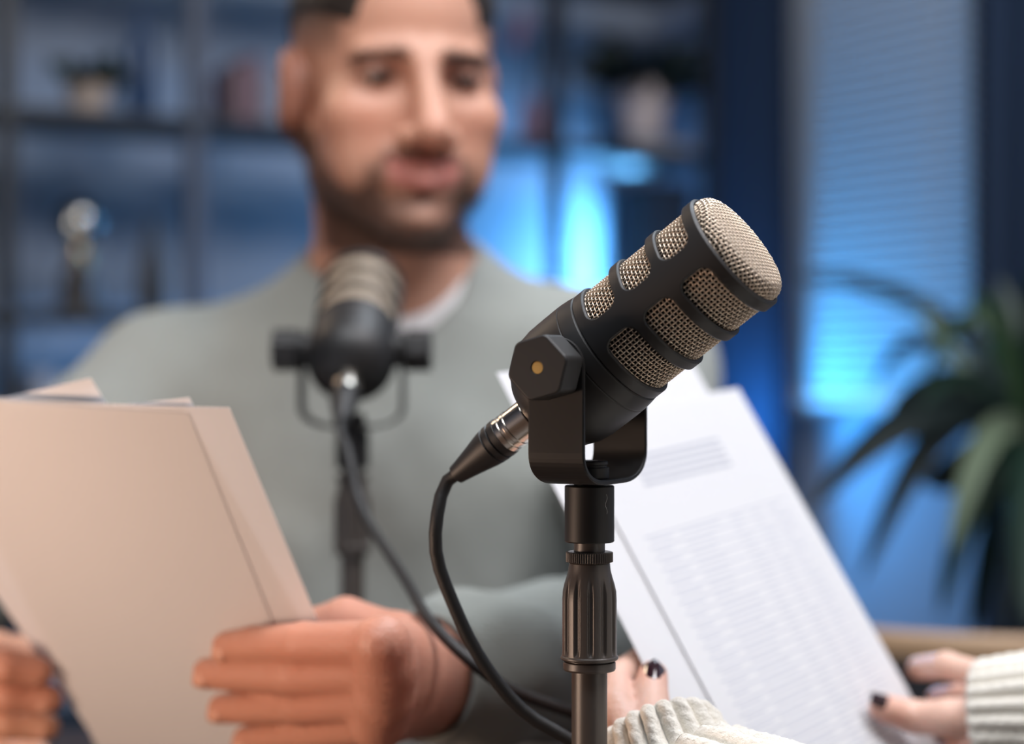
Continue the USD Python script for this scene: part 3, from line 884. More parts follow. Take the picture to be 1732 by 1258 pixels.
def stand(origin, label):
    """desk stand from the microphone's socket down to the table. origin: the microphone's pivot"""
    zt = origin[2] - YH - 29.7 * mm
    base = np.array([origin[0], origin[1], TZ])
    t = thing('microphone_stand', label, 'microphone stand', base)
    H = zt - TZ

    def L(pr, seg=64, rf=None):
        a = np.array(pr, float)
        return lathe(np.stack([a[:, 0] * mm, a[:, 1] * mm + H], 1)[::-1], seg, rf)
    obj('threaded_stud', L([(0, 3.5), (6.9, 3.5), (6.9, 0), (7.6, -0.3), (7.6, -5.2), (0, -5.2)]), 'stand_black', t)

    def knurl(R, Z, th):
        return R + np.where(R > 10.4 * mm, 0.30 * mm * np.cos(th * 60), 0)
    obj('lock_ring', L([(0, -4.6), (10.2, -4.6), (11.2, -5.0), (11.2, -9.6), (10.2, -10.0), (0, -10.0)], 360, knurl), 'stand_black', t, 20)

    def flute(R, Z, th):
        z = (Z - H) / mm
        k = np.clip((-z - 17.5) / 5, 0, 1) * np.clip((z + 54.5) / 1.0, 0, 1)
        d = np.clip(np.cos(th * 12) * 1.5 - 0.4, 0, 1) ** 0.7
        return R - k * d * 1.35 * mm
    gp = [(0, -10.0), (9.6, -10.0), (10.0, -10.4), (10.4, -14.0), (11.2, -17.0), (12.3, -20.5), (13.1, -24.0), (13.3, -28.0)] + [(13.3, z) for z in np.linspace(-30, -54, 14)] + [(13.4, -54.6), (13.4, -55.2), (14.0, -55.7), (14.1, -56.6), (13.6, -57.2), (0, -57.2)]
    obj('clutch_grip', L(gp, 240, flute), 'stand_black', t, 25)
    obj('clutch_collar', L([(0, -57.2), (11.6, -57.2), (11.6, -57.9), (12.6, -58.2), (12.8, -58.8), (12.8, -61.6), (12.4, -62.4), (0, -62.6)]), 'stand_black', t, 25)
    obj('pole', L([(0, -62.0), (8.7, -62.0), (8.7, -H / mm + 12), (0, -H / mm + 12)]), 'stand_black', t, 25)
    obj('base', lathe(np.array([(0, 0), (64, 0), (65, 1.0), (65, 7.0), (63.5, 9.0), (40, 11.0), (14, 13.0), (12, 18), (9.5, 20), (0, 20)]) * mm, 96), 'stand_black', t, 25)
    return t


st1 = stand(O1, 'black microphone stand with fluted grip in the foreground')
st2 = stand(O2, 'blurred black microphone stand behind the man\'s hand')
# the hairline scratch on the foreground socket
a_ = np.array([R1m[:3, 0], R1m[:3, 1]])
ang0 = math.atan2(-1.0, 0.0)
view = math.atan2(-O1[1], -O1[0])
sp = []
for t in np.linspace(0, 1, 12):
    aa = view + math.radians(42) + 0.05 * math.sin(t * 9)
    sp.append([12.12 * mm * math.cos(aa), 12.12 * mm * math.sin(aa), -YH - (6 + 9.5 * t) * mm])
sp = np.array(sp) @ R1m[:3, :3]          # world offsets -> the microphone's local axes
obj('scratch', tube(sp, 0.00012, 5), 'scratch_grey', mic1, True, label='pale hairline scratch')


def cable(R, M, path_world, name_label, r=3.4 * mm):
    """XLR plug pushed into the tail of the head, its boot, and the cord"""
    W = R @ M                                             # head axis frame -> world
    o = (W @ np.array([0, 0, -38 * mm, 1.0]))[:3]
    t = thing('microphone_cable', name_label, 'cable', o)
    loc = o

    def L(pr, seg=48, rf=None):
        m = lathe(np.array(pr, float)[::-1] * mm, seg, rf)
        return xf(m, W)
    obj('connector_shell', L([(0, -39.0), (9.3, -39.0), (9.5, -39.4), (9.5, -50), (9.9, -50.4), (9.9, -52.0), (9.5, -52.4), (9.5, -54.0), (9.9, -54.4), (9.9, -57.5), (0, -57.5)]), 'connector_nickel', t, 25, label='bright metal connector shell', loc=loc)

    def rib(R_, Z, th):
        return R_
    bp = [(0, -57.0), (9.4, -57.0), (10.3, -57.4), (10.3, -60.5), (9.5, -60.9), (9.5, -61.6), (10.2, -62.0), (10.1, -64.6), (9.4, -65.0), (9.4, -65.7), (10.0, -66.1), (9.4, -70), (7.2, -80), (5.6, -88), (5.0, -91.5), (4.2, -92.0), (0, -92.0)]
    obj('strain_relief', L(bp), 'rubber_black', t, 25, loc=loc)
    a = (W @ np.array([0, 0, -88 * mm, 1.0]))[:3]
    b = (W @ np.array([0, 0, -99 * mm, 1.0]))[:3]
    pts = spline([a, b] + [np.asarray(q) for q in path_world], 130)
    pts[:, 2] = np.maximum(pts[:, 2], TZ + r + 0.0003)
    obj('cord', tube(pts, r, 16), 'cable_black', t, True, loc=loc)
    return t


cable(R1m, M1, [U(741, 862, 0.952), U(737, 930, 0.953), U(762, 1010, 0.955), U(800, 1092, 0.957), U(850, 1165, 0.959), U(905, 1217, 0.961), U(968, 1255, 0.963), U(1004, 1310, 0.968), U(1015, 1420, 0.975), (0.022, 1.010, TZ + 0.0042), (-0.06, 0.96, TZ + 0.0040), (-0.11, 0.85, TZ + 0.0040), (-0.25, 0.68, TZ + 0.0040), (-0.7, 0.50, TZ + 0.0040)],
      'black cable curving down from the foreground microphone')
cable(R2m, M2, [U(588, 765, 1.25), U(602, 830, 1.235), U(640, 910, 1.20), U(700, 1005, 1.11), U(765, 1090, 1.042), U(830, 1145, 1.035), U(905, 1183, 1.052), U(985, 1212, 1.07), U(1060, 1290, 1.11), (0.09, 1.13, TZ + 0.0042), (0.16, 1.17, TZ + 0.0040), (0.23, 1.28, TZ + 0.0040), (0.245, 1.42, TZ + 0.0040)],
      'blurred black cable hanging from the microphone in front of the man')

# ------------------------------------------------------------------ papers
class Sheet:
    """an A4 sheet: anchor corner, unit vectors along its width and down its length, and the side that faces the camera"""

    def __init__(self, u, v):
        self.u = np.array(u, float) / np.linalg.norm(u)
        v = np.array(v, float) - self.u * np.dot(v, self.u)
        self.v = v / np.linalg.norm(v)
        self.n = np.cross(self.u, self.v)
        if self.n[1] > 0:
            self.n = -self.n

    def anchor(self, px, py, d):
        self.o = U(px, py, d)
        return self

    def hit(self, px, py, off=0.0):
        """point of the plane (shifted by off along n) seen at a pixel"""
        ray = U(px, py, 1.0) - np.array([0, 0, CH])
        c = np.array([0, 0, CH])
        t = np.dot(self.o + self.n * off - c, self.n) / np.dot(ray, self.n)
        return c + ray * t

    def depth(self, px, py, off=0.0):
        return self.hit(px, py, off)[1]


def page(sheet, corner, right_corner, rot, bend, name_label, group=None, nu=14, nv=18, th=0.00016):
    """one sheet of paper; corner: its upper right (or left) corner in the world; bend(a, b) = lift along n"""
    c, s_ = math.cos(rot), math.sin(rot)
    uu = c * sheet.u + s_ * sheet.v
    vv = -s_ * sheet.u + c * sheet.v
    a = np.linspace(0, 0.210, nu)
    b = np.linspace(0, 0.297, nv)
    A, B = np.meshgrid(a, b, indexing='ij')
    sg = -1 if right_corner else 1
    lift = bend(A / 0.21, B / 0.297)
    P = corner + sg * A[..., None] * uu + B[..., None] * vv + lift[..., None] * sheet.n
    Q = P - th * sheet.n
    loopP = P.reshape(-1, 3)
    v1, f1 = grid_mesh(P)
    v2, f2 = grid_mesh(Q)
    k = len(v1)
    idx = np.arange(k).reshape(nu, nv)
    e = []
    for lp in (idx[0], idx[-1], idx[:, 0], idx[:, -1]):
        for i, j in zip(lp[:-1], lp[1:]):
            e += [[i, j, j + k], [i, j + k, i + k]]
    m = trimesh.Trimesh(np.vstack([v1, v2]), np.vstack([f1, f2[:, ::-1] + k, e]), process=False)
    trimesh.repair.fix_normals(m)
    o = P[0, 0]
    t = thing('paper_sheet', name_label, 'paper', o, group)
    obj('sheet', m, 'paper_white', t, 30, loc=o)

    def at(x, y, off=0.00008):
        """point on the printed side: x, y in metres from the page's upper left corner"""
        xa = (0.21 - x) if right_corner else x
        l = bend(np.array(xa / 0.21), np.array(y / 0.297))
        return corner + sg * xa * uu + y * vv + (float(l) + off) * sheet.n
    return t, at, o


def print_rows(at, rows):
    """rows of print as flat bars that follow the sheet: (x0, x1, y, height)"""
    vs, fs = [], []
    for x0, x1, y, h in rows:
        n = max(2, int((x1 - x0) / 0.012))
        xs = np.linspace(x0, x1, n + 1)
        for i in range(n):
            k = len(vs)
            vs += [at(xs[i], y), at(xs[i + 1], y), at(xs[i + 1], y + h), at(xs[i], y + h)]
            fs += [[k, k + 1, k + 2], [k, k + 2, k + 3]]
    return trimesh.Trimesh(np.array(vs), np.array(fs), process=False)


g = np.random.default_rng(5)
# the woman's two sheets, held at the right
SHW = Sheet((0.60, 0.79, 0.05), (0.432, -0.274, -0.855)).anchor(840, 630, 1.09)
page(SHW, SHW.o, False, 0.0, lambda a, b: 0.001 * np.sin(3.0 * a) * (1 - b), 'white sheet half hidden behind the printed form and the foreground microphone')
cw = SHW.hit(1247, 657, 0.0015)
tf, atf, of = page(SHW, cw, True, -0.035, lambda a, b: 0.002 * np.sin(2.6 * a + 0.4) * (1 - 0.6 * b), 'white printed form with rows of a table, right of the foreground microphone')
rows = [(0.045, 0.150, 0.032 + 0.0045 * i, 0.0022) for i in range(5)]
lines = []
for i in range(26):
    y = 0.082 + 0.0072 * i
    lines.append((0.018, 0.192, y, 0.0010))
    for c0, c1 in ((0.022, 0.050), (0.056, 0.108), (0.114, 0.136), (0.142, 0.160), (0.166, 0.188)):
        w = (c1 - c0) * g.uniform(0.45, 0.95)
        lines.append((c0, c0 + w, y + 0.0030, 0.0012))
obj('printed_heading', print_rows(atf, rows), 'paper_print', tf, False, loc=of, label='grey printed heading block')
obj('printed_table', print_rows(atf, lines), 'paper_print_faint', tf, False, loc=of, label='fine printed table rows')

# the man's sheets, seen from their backs at the left
SHM = Sheet((0.838, -0.533, -0.068), (0.235, 0.5, -0.833)).anchor(319, 699, 1.02)
bm = lambda a, b: 0.006 * np.sin(2.2 * a) * (0.4 + 0.6 * (1 - b))
for (cx_, cy_), rot, off, lab in (((319, 699), 0.0, 0.0, 'nearest sheet of the man\'s papers, seen from its back'),
                                  ((388, 689), -0.03, -0.0022, 'second of the man\'s papers, its right edge showing beside the nearest sheet'),
                                  ((320, 672), -0.15, -0.0042, 'third of the man\'s papers, a thin strip along the top edge'),
                                  ((153, 639), -0.23, -0.0062, 'rearmost of the man\'s papers, its corner standing highest at far left')):
    tm, atm, om = page(SHM, SHM.hit(cx_, cy_, off), True, rot, bm, lab)

# ------------------------------------------------------------------ signed-distance modelling for the figures
class Field:
    def __init__(self, lo, hi, h):
        self.lo, self.h = np.array(lo, float), h
        self.n = np.ceil((np.array(hi, float) - self.lo) / h).astype(int) + 1
        self.F = np.full(self.n, 1.0, np.float32)

    def block(self, lo, hi):
        a = np.clip(np.floor((np.array(lo) - self.lo) / self.h).astype(int), 0, self.n - 1)
        b = np.clip(np.ceil((np.array(hi) - self.lo) / self.h).astype(int) + 1, 1, self.n)
        sl = tuple(slice(i, j) for i, j in zip(a, b))
        ax = [(self.lo[k] + self.h * np.arange(a[k], b[k])).astype(np.float32) for k in range(3)]
        return sl, np.meshgrid(*ax, indexing='ij', sparse=True)

    def put(self, prim, k=0.0, op='u'):
        fn, lo, hi = prim
        pad = k + 3 * self.h
        sl, (x, y, z) = self.block(np.array(lo) - pad, np.array(hi) + pad)
        if min(s.stop - s.start for s in sl) <= 0:
            return self
        d = fn(x, y, z).astype(np.float32)
        A = self.F[sl]
        if op == 's':
            d, A = d, -A
        if k > 0:
            hh = np.maximum(k - np.abs(A - d), 0) / k
            r = np.minimum(A, d) - hh * hh * k * 0.25
        else:
            r = np.minimum(A, d)
        self.F[sl] = -r if op == 's' else r
        return self

    def displace(self, fn, band=0.03):
        i = np.argwhere(np.abs(self.F) < band)
        p = self.lo + i * self.h
        self.F[tuple(i.T)] += fn(p).astype(np.float32)
        return self

    def mesh(self):
        F, h = self.F, self.h
        s = F < 0
        c = np.zeros(np.array(F.shape) - 1, np.int8)
        for dx, dy, dz in np.ndindex(2, 2, 2):
            c += s[dx:F.shape[0] - 1 + dx, dy:F.shape[1] - 1 + dy, dz:F.shape[2] - 1 + dz]
        cells = np.argwhere((c > 0) & (c < 8))
        idx = np.full(c.shape, -1, np.int32)
        idx[tuple(cells.T)] = np.arange(len(cells))
        acc = np.zeros((len(cells), 3))
        cnt = np.zeros(len(cells))
        corner = lambda o: F[cells[:, 0] + o[0], cells[:, 1] + o[1], cells[:, 2] + o[2]]
        for a in np.ndindex(2, 2, 2):
            for ax in range(3):
                if a[ax] == 0:
                    b = list(a)
                    b[ax] = 1
                    fa, fb = corner(a), corner(b)
                    m = (fa < 0) != (fb < 0)
                    t = np.where(m, fa / np.where(m, fa - fb, 1), 0)
                    q = np.tile(np.array(a, float), (len(cells), 1))
                    q[:, ax] = t
                    acc += q * m[:, None]
                    cnt += m
        v = self.lo + (cells + acc / cnt[:, None]) * h
        faces = []
        for ax in range(3):
            o1, o2 = [(1, 2), (2, 0), (0, 1)][ax]
            n = F.shape
            sl0 = [slice(None)] * 3
            sl1 = [slice(None)] * 3
            sl0[ax], sl1[ax] = slice(0, n[ax] - 1), slice(1, n[ax])
            for o in (o1, o2):
                sl0[o] = sl1[o] = slice(1, n[o] - 1)
            A, B = s[tuple(sl0)], s[tuple(sl1)]
            e = np.argwhere(A != B)
            flip = A[tuple(e.T)]
            base = e.copy()
            base[:, o1] += 1
            base[:, o2] += 1
            q = []
            for d1, d2 in ((-1, -1), (0, -1), (0, 0), (-1, 0)):
                p = base.copy()
                p[:, o1] += d1
                p[:, o2] += d2
                q.append(idx[p[:, 0], p[:, 1], p[:, 2]])
            q = np.stack(q, 1)
            q = np.where(flip[:, None], q, q[:, ::-1])
            faces.append(q)
        q = np.vstack(faces)
        q = q[(q >= 0).all(1)]
        return trimesh.Trimesh(v, np.vstack([q[:, [0, 1, 2]], q[:, [0, 2, 3]]]), process=False)


def cone(a, b, ra, rb):
    a, b = np.asarray(a, float), np.asarray(b, float)
    ab = b - a
    L2 = max(float(ab @ ab), 1e-12)

    def fn(x, y, z):
        t = np.clip(((x - a[0]) * ab[0] + (y - a[1]) * ab[1] + (z - a[2]) * ab[2]) / L2, 0, 1)
        return np.sqrt((x - a[0] - t * ab[0]) ** 2 + (y - a[1] - t * ab[1]) ** 2 + (z - a[2] - t * ab[2]) ** 2) - (ra + t * (rb - ra))
    r = max(ra, rb)
    return fn, np.minimum(a, b) - r, np.maximum(a, b) + r


def ell(c, r, R=None):
    c, r = np.asarray(c, float), np.asarray(r, float)
    R = np.eye(3) if R is None else R          # columns: the ellipsoid's axes

    def fn(x, y, z):
        p = [(R[0, k] * (x - c[0]) + R[1, k] * (y - c[1]) + R[2, k] * (z - c[2])) for k in range(3)]
        k0 = np.sqrt(sum((q / s) ** 2 for q, s in zip(p, r))) + 1e-9
        k1 = np.sqrt(sum((q / s ** 2) ** 2 for q, s in zip(p, r))) + 1e-9
        return k0 * (k0 - 1) / k1
    e = np.abs(R) @ r
    return fn, c - e, c + e


def local(prim, o, R, S):
    """a primitive given in a local frame (columns of R, origin o, scale S) -> world"""
    fn, lo, hi = prim
    cs = np.array([[(lo, hi)[i][0], (lo, hi)[j][1], (lo, hi)[k][2]] for i, j, k in np.ndindex(2, 2, 2)]) @ R.T * S + o

    def f(x, y, z):
        dx, dy, dz = x - o[0], y - o[1], z - o[2]
        p = [(R[0, k] * dx + R[1, k] * dy + R[2, k] * dz) / S for k in range(3)]
        return fn(*p) * S
    return f, cs.min(0), cs.max(0)


def head_prims(fem=False):
    """(primitive, blend, op) in millimetres: x to the figure's left, -y where the face looks, z up from the eye line"""
    E, C = ell, cone
    j = 0.93 if fem else 1.0
    P = [(E((0, 12, 38), (74, 94, 83)), 0, 'u'),
         (E((0, -26, -34), (61 * j, 58, 78)), 22, 'u')]
    for s in (-1, 1):
        P += [(C((s * 47 * j, -6, -68), (s * 14, -66, -100), 18 * j, 16), 18, 'u'),
              (E((s * 44, -56, -28), (22, 22, 20)), 18, 'u'),
              (E((s * 38, -56, -62), (20, 20, 24)), 16, 'u'),
              (C((s * 10, -79, 15), (s * 40, -68, 15), 9 if not fem else 7, 7), 12, 'u')]
    P += [(E((0, -74, -103), (17 * j, 17, 14)), 14, 'u')]
    for s in (-1, 1):
        P += [(E((s * 32, -94, -2), (20, 18, 13)), 12, 's'),
              (E((s * 32, -66, 0), (13.9, 13.9, 13.9)), 4, 'u'),
              (E((s * 32, -81, -3), (13, 6.5, 3.4)), 1.5, 's')]
    P += [(C((0, -84, 4), (0, -108, -36), 8.5, 12.0), 10, 'u'),
          (E((0, -112, -40), (11, 9.5, 9)), 5, 'u')]
    for s in (-1, 1):
        P += [(E((s * 15, -97, -43), (9, 11, 8)), 6, 'u'),
              (E((s * 6.5, -104, -50.5), (4, 5, 3.2)), 3, 's')]
    P += [(E((0, -78, -66), (30, 16, 21)), 12, 'u')]
    for s in (-1, 1):
        P += [(C((s * 4, -93.5, -64.0), (s * 30, -76, -61), 4.4, 2.2), 4, 'u'),
              (C((0, -92.0, -74.5), (s * 25, -78, -66), 6.6, 2.6), 4, 'u')]
    P += [(C((-32, -80, -61), (0, -98.5, -68.6), 1.3, 1.7), 2.5, 's'), (C((32, -80, -61), (0, -98.5, -68.6), 1.3, 1.7), 2.5, 's'),
          (E((0, -93, -84), (14, 6, 4)), 6, 's')]
    for s in (-1, 1):
        q = s * math.radians(24)
        R = rotz(q if s < 0 else q * 0.3) @ rotx(0.18)
        ex = 78 if s < 0 else 72
        P += [(E((s * 58, 24, -30), (15, 22, 28)), 12, 'u'),
              (E((s * ex, 12, -10), (9, 20, 33), R), 9, 'u'),
              (E((s * (ex + 5), 6, -8), (5, 9, 17), R), 5, 's'),
              (E((s * (ex - 5), 3, -12), (8, 12, 22)), 6, 'u')]
    return P


def put_head(Fd, o, R, S, fem=False):
    for prim, k, op in head_prims(fem):
        fn, lo, hi = prim
        Fd.put(local((fn, lo, hi), o, R, S * mm), k * S * mm, op)


def sstep(x, a, b):
    t = np.clip((x - a) / (b - a), 0, 1)
    return t * t * (3 - 2 * t)


def curves(name, P, width, mat, parent, label=None, kind=None):
    """P (n, k, 3) strands"""
    n, k = P.shape[:2]
    c = UsdGeom.BasisCurves.Define(stage, path_for(name, parent))
    c.CreateTypeAttr('linear')
    c.CreateCurveVertexCountsAttr(Vt.IntArray.FromNumpy(np.full(n, k, np.int32)))
    c.CreatePointsAttr(Vt.Vec3fArray.FromNumpy(P.reshape(-1, 3).astype(np.float32)))
    w = np.tile(np.linspace(width, width * 0.4, k), n)
    c.CreateWidthsAttr(Vt.FloatArray.FromNumpy(w.astype(np.float32)))
    c.SetWidthsInterpolation('vertex')
    UsdShade.MaterialBindingAPI.Apply(c.GetPrim()).Bind(LOOK[mat])
    return tag(c.GetPrim(), label, None, None, kind)


def tinted(prim, cols):
    UsdGeom.PrimvarsAPI(prim).CreatePrimvar('tint', Sdf.ValueTypeNames.Color3fArray, 'vertex').Set(Vt.Vec3fArray.FromNumpy(cols.astype(np.float32)))


def finger(Fd, pts, radii, k=0.003):
    """one finger built on its own grid so that neighbours stay apart, then joined"""
    for a, b, ra, rb in zip(pts[:-1], pts[1:], radii[:-1], radii[1:]):
        Fd.put(cone(a, b, ra, rb), k)


def hand(Fd, wrist, wr, fingers, thumb, palm_r, k_palm=0.012):
    """fingers: list of (points from knuckle to tip, radii); thumb the same. Palm: hull of cones from wrist to the knuckles"""
    kn = [np.asarray(f[0][0]) for f in fingers]
    for i, q in enumerate(kn):
        Fd.put(cone(wrist + (q - np.mean(kn, 0)) * 0.35, q, wr, palm_r), k_palm)
    for a, b in zip(kn[:-1], kn[1:]):
        Fd.put(cone(a, b, palm_r, palm_r), 0.006)
    for pts, rad in fingers:
        finger(Fd, pts, rad)
    Fd.put(cone(wrist, thumb[0][0], wr, thumb[1][0]), k_palm)
    finger(Fd, thumb[0], thumb[1])


def nail(pt, tipdir, normal, w, l, mat, parent, loc, label=None, bulge=0.0012):
    """a curved finger nail plate"""
    t = np.asarray(tipdir, float) / np.linalg.norm(tipdir)
    n = np.asarray(normal, float) - t * np.dot(normal, t)
    n /= np.linalg.norm(n)
    b = np.cross(t, n)
    a = np.linspace(-1, 1, 11)
    c = np.linspace(-1, 1, 13)
    A, Cc = np.meshgrid(a, c, indexing='ij')
    ww = w / 2 * np.sqrt(np.clip(1 - np.clip(np.abs(Cc) - 0.55, 0, 1) ** 2 / 0.24, 0.05, 1))
    P = pt + (A * ww)[..., None] * b + (Cc * l / 2)[..., None] * t + (bulge * (1 - A ** 2) * 1.6 + bulge * 0.4 * (1 - Cc ** 2) - A ** 2 * w * 0.16)[..., None] * n
    Q = P - 0.0010 * n
    v1, f1 = grid_mesh(P)
    v2, f2 = grid_mesh(Q)
    k = len(v1)
    idx = np.arange(k).reshape(A.shape)
    e = []
    for lp in (idx[0], idx[-1], idx[:, 0], idx[:, -1]):
        for i, j in zip(lp[:-1], lp[1:]):
            e += [[i, j, j + k], [i, j + k, i + k]]
    m = trimesh.Trimesh(np.vstack([v1, v2]), np.vstack([f1, f2[:, ::-1] + k, e]), process=False)
    trimesh.repair.fix_normals(m)
    return obj('finger_nail', m, mat, parent, True, label=label, loc=loc)


# ------------------------------------------------------------------ the man
SH = 1.12
HC = U(716, 129, 1.50)
HR = rotz(math.radians(18)) @ rotx(math.radians(5)) @ roty(math.radians(0))
HC = HC - HR @ np.array([0, -80, 0]) * SH * mm
man_o = np.array([-0.11, 1.66, 0.0])
man = thing('person', 'man in a sage sweater with short beard, reading papers behind the microphones', 'person', man_o)

PM = lambda px, py, off: SHM.hit(px, py, off)      # a point above the man's front sheet, off metres towards the camera
neck0, neck1 = HC + HR @ np.array([0, 30, -70]) * SH * mm, np.array([-0.100, 1.665, 1.035])
shR, shL = np.array([-0.300, 1.655, 0.978]), np.array([0.105, 1.65, 0.995])
elR, elL = np.array([-0.495, 1.46, 0.802]), np.array([0.118, 1.385, 0.800])
wrL = U(703, 1146, 1.13)
# left hand (right in the picture): fingers over the sheet's near face, thumb behind it
def chain(*pp):
    return [PM(*q) for q in pp]
LF = [(chain((646, 1087, .034), (515, 1088, .026), (430, 1090, .016), (385, 1094, .0125)), [.0125, .0118, .0106, .0096]),
      (chain((654, 1133, .036), (500, 1141, .027), (400, 1139, .016), (352, 1138, .0125)), [.0128, .0120, .0106, .0096]),
      (chain((650, 1180, .039), (508, 1192, .026), (425, 1196, .016), (376, 1198, .0125)), [.0122, .0114, .0102, .0092]),
      (chain((638, 1224, .038), (530, 1240, .022), (455, 1247, .014), (415, 1249, .0115)), [.0110, .0100, .0090, .0082])]
LT = (chain((668, 1085, -.026), (585, 1050, -.030), (530, 1062, -.026), (478, 1082, -.0205)), [.0165, .0140, .0118, .0100])
wrRm = U(-290, 1225, 1.245)
RF = [(chain((-60, 1120, .030), (10, 1128, .024), (45, 1133, .016), (66, 1136, .0125)), [.0125, .0115, .0105, .0096]),
      (chain((-65, 1165, .032), (15, 1176, .025), (58, 1180, .016), (82, 1182, .0125)), [.0128, .0118, .0106, .0096]),
      (chain((-60, 1212, .030), (15, 1222, .024), (55, 1226, .016), (79, 1228, .0125)), [.0122, .0112, .0102, .0092]),
      (chain((-50, 1258, .026), (10, 1268, .020), (45, 1272, .014), (66, 1273, .0115)), [.0110, .0100, .0090, .0082])]
RT = (chain((-70, 1120, -.020), (-10, 1100, -.028), (40, 1105, -.024), (90, 1118, -.0205)), [.0165, .0140, .0118, .0100])

fb = Field((-0.60, 0.92, 0.60), (0.26, 1.82, 1.41), 0.0032)
chest = [(ell((-0.108, 1.675, 0.86), (0.172, 0.118, 0.24)), 0), (cone((-0.105, 1.675, 1.02), shR, .062, .058), .05), (cone((-0.105, 1.675, 1.02), shL, .062, .058), .05), (ell((-0.108, 1.66, 0.68), (0.155, 0.125, 0.16)), .06)]
for pr, k in chest:
    fb.put(pr, k)
fb.put(cone(neck0, neck1, 0.062, 0.068), 0.03)
fb.put(cone(neck1 + [0, 0.02, 0.03], (-0.106, 1.68, 1.0), 0.066, 0.085), 0.05)
for a, b, ra, rb in ((shR, elR, .055, .042), (elR, wrRm, .042, .030), (shL, elL, .055, .042), (elL, wrL, .042, .030)):
    fb.put(cone(a, b, ra, rb), 0.02)
fh = Field((-0.60, 0.92, 0.60), (0.26, 1.82, 1.41), 0.0032)
put_head(fh, HC, HR, SH)
hh_ = np.maximum(0.022 - np.abs(fb.F - fh.F), 0) / 0.022
fb.F = np.minimum(fb.F, fh.F) - hh_ * hh_ * 0.022 * 0.25
del fh, hh_
hand(fb, wrL, 0.026, LF, LT, 0.0135)
hand(fb, wrRm, 0.026, RF, RT, 0.0135)
bm_ = fb.mesh()
del fb
V = np.array(bm_.vertices)
hl = (V - HC) @ HR / (SH * mm)                        # head-frame millimetres
X, Y, Z = hl.T
inhead = (np.linalg.norm((V - HC), axis=1) < 0.19)
skin0 = np.array([0.54, 0.278, 0.188])
cols = np.tile(skin0, (len(V), 1))


def mixc(w, c):
    global cols
    cols = cols * (1 - w[:, None]) + np.array(c) * w[:, None]


nz = meshkit.fbm(hl / 14.0, 3, 4)
mixc(0.35 * (nz - 0.3).clip(0, 1), (0.55, 0.27, 0.19))
front = sstep(-Y, -10, 40) * inhead
# rosy cheeks and nose, ear redness
for s in (-1, 1):
    mixc(0.35 * np.exp(-(((X - s * 42) / 20) ** 2 + ((Z + 34) / 18) ** 2)) * front, (0.62, 0.25, 0.17))
    mixc(0.65 * np.exp(-(((X - s * 80) / 12) ** 2 + ((Y - 10) / 24) ** 2 + ((Z + 10) / 36) ** 2)) * inhead, (0.58, 0.15, 0.09))
mixc(0.30 * np.exp(-((X / 14) ** 2 + ((Z + 40) / 16) ** 2)) * front, (0.64, 0.28, 0.20))
# beard: jaw, chin, moustache, side burns
jawline = -58 - 0.55 * (-Y - 20).clip(0, 60) * 0.55
beard = sstep(-Z - (34 + 0.62 * np.clip(-Y + 6, 0, 70)), -6, 12) * sstep(np.abs(X), 24, 40) * sstep(-Y, -34, -14) + sstep(-Z, 80, 92) * sstep(-Y, -20, 10)
beard = np.clip(beard, 0, 1)
must = np.exp(-((Z + 57) / 6.5) ** 2) * sstep(34 - np.abs(X), 0, 8) * sstep(-Y, 60, 75)
gote = sstep(np.abs(X), 24, 32) * sstep(44 - np.abs(X), 0, 8) * sstep(-Z, 56, 66) * sstep(-Y, 40, 60)
soul = np.exp(-((X / 8) ** 2 + ((Z + 84) / 5) ** 2)) * front
side = sstep(-Y, -32, -18) * sstep(Y, -42, -30) * sstep(np.abs(X), 60, 68) * sstep(-Z, -40, 10) * (Z > -70)
cheekfree = 1 - np.exp(-(((np.abs(X) - 36) / 16) ** 2 + ((Z + 30) / 22) ** 2))
chinfree = 1 - 0.8 * np.exp(-((X / 17) ** 2 + ((Z + 95) / 9) ** 2)) * front
lipz = np.exp(-(X / 24) ** 4) * front
beard = np.clip((beard * chinfree + 1.0 * must + 0.7 * gote + 0.8 * soul) * cheekfree + 0.55 * side, 0, 1) * inhead * (Z > -128)
lc = 3.2 * (X / 28) ** 2
lips = np.clip(np.exp(-((Z + 64.0 - lc) / 3.6) ** 2) + np.exp(-((Z + 75.0 - 2 * lc) / 5.4) ** 2), 0, 1) * sstep(29 - np.abs(X), 0, 7) * (Y < -72) * inhead
beard = beard * (1 - lips)
mixc(0.80 * beard, (0.075, 0.036, 0.025))
mixc(0.85 * lips, (0.68, 0.22, 0.20))
# faded hair on the sides and back of the skull
scalp = sstep(Z, 8, 30) * sstep(Y, -58, -44) * sstep(np.abs(X), 40, 58) + sstep(Z, -40, -10) * sstep(Y, 34, 50) + sstep(Z, 72, 84)
scalp = np.clip(scalp, 0, 1) * inhead
mixc(0.62 * scalp, (0.085, 0.045, 0.030))
mixc(0.9 * inhead * sstep(Z, 24, 52) * sstep(Y, -60, -48) * sstep(np.abs(X), 36, 52), (0.022, 0.014, 0.010))
# eye sockets and lids: their shade painted into the skin colour
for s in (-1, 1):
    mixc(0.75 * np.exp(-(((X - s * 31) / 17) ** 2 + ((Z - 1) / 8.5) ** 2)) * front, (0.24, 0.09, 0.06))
# knuckles and finger tips
hands = ~inhead & (V[:, 1] < 1.25)
mixc(0.45 * hands, (0.52, 0.20, 0.14))
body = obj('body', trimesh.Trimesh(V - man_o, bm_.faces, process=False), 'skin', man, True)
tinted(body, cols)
Nn = np.array(bm_.vertex_normals)


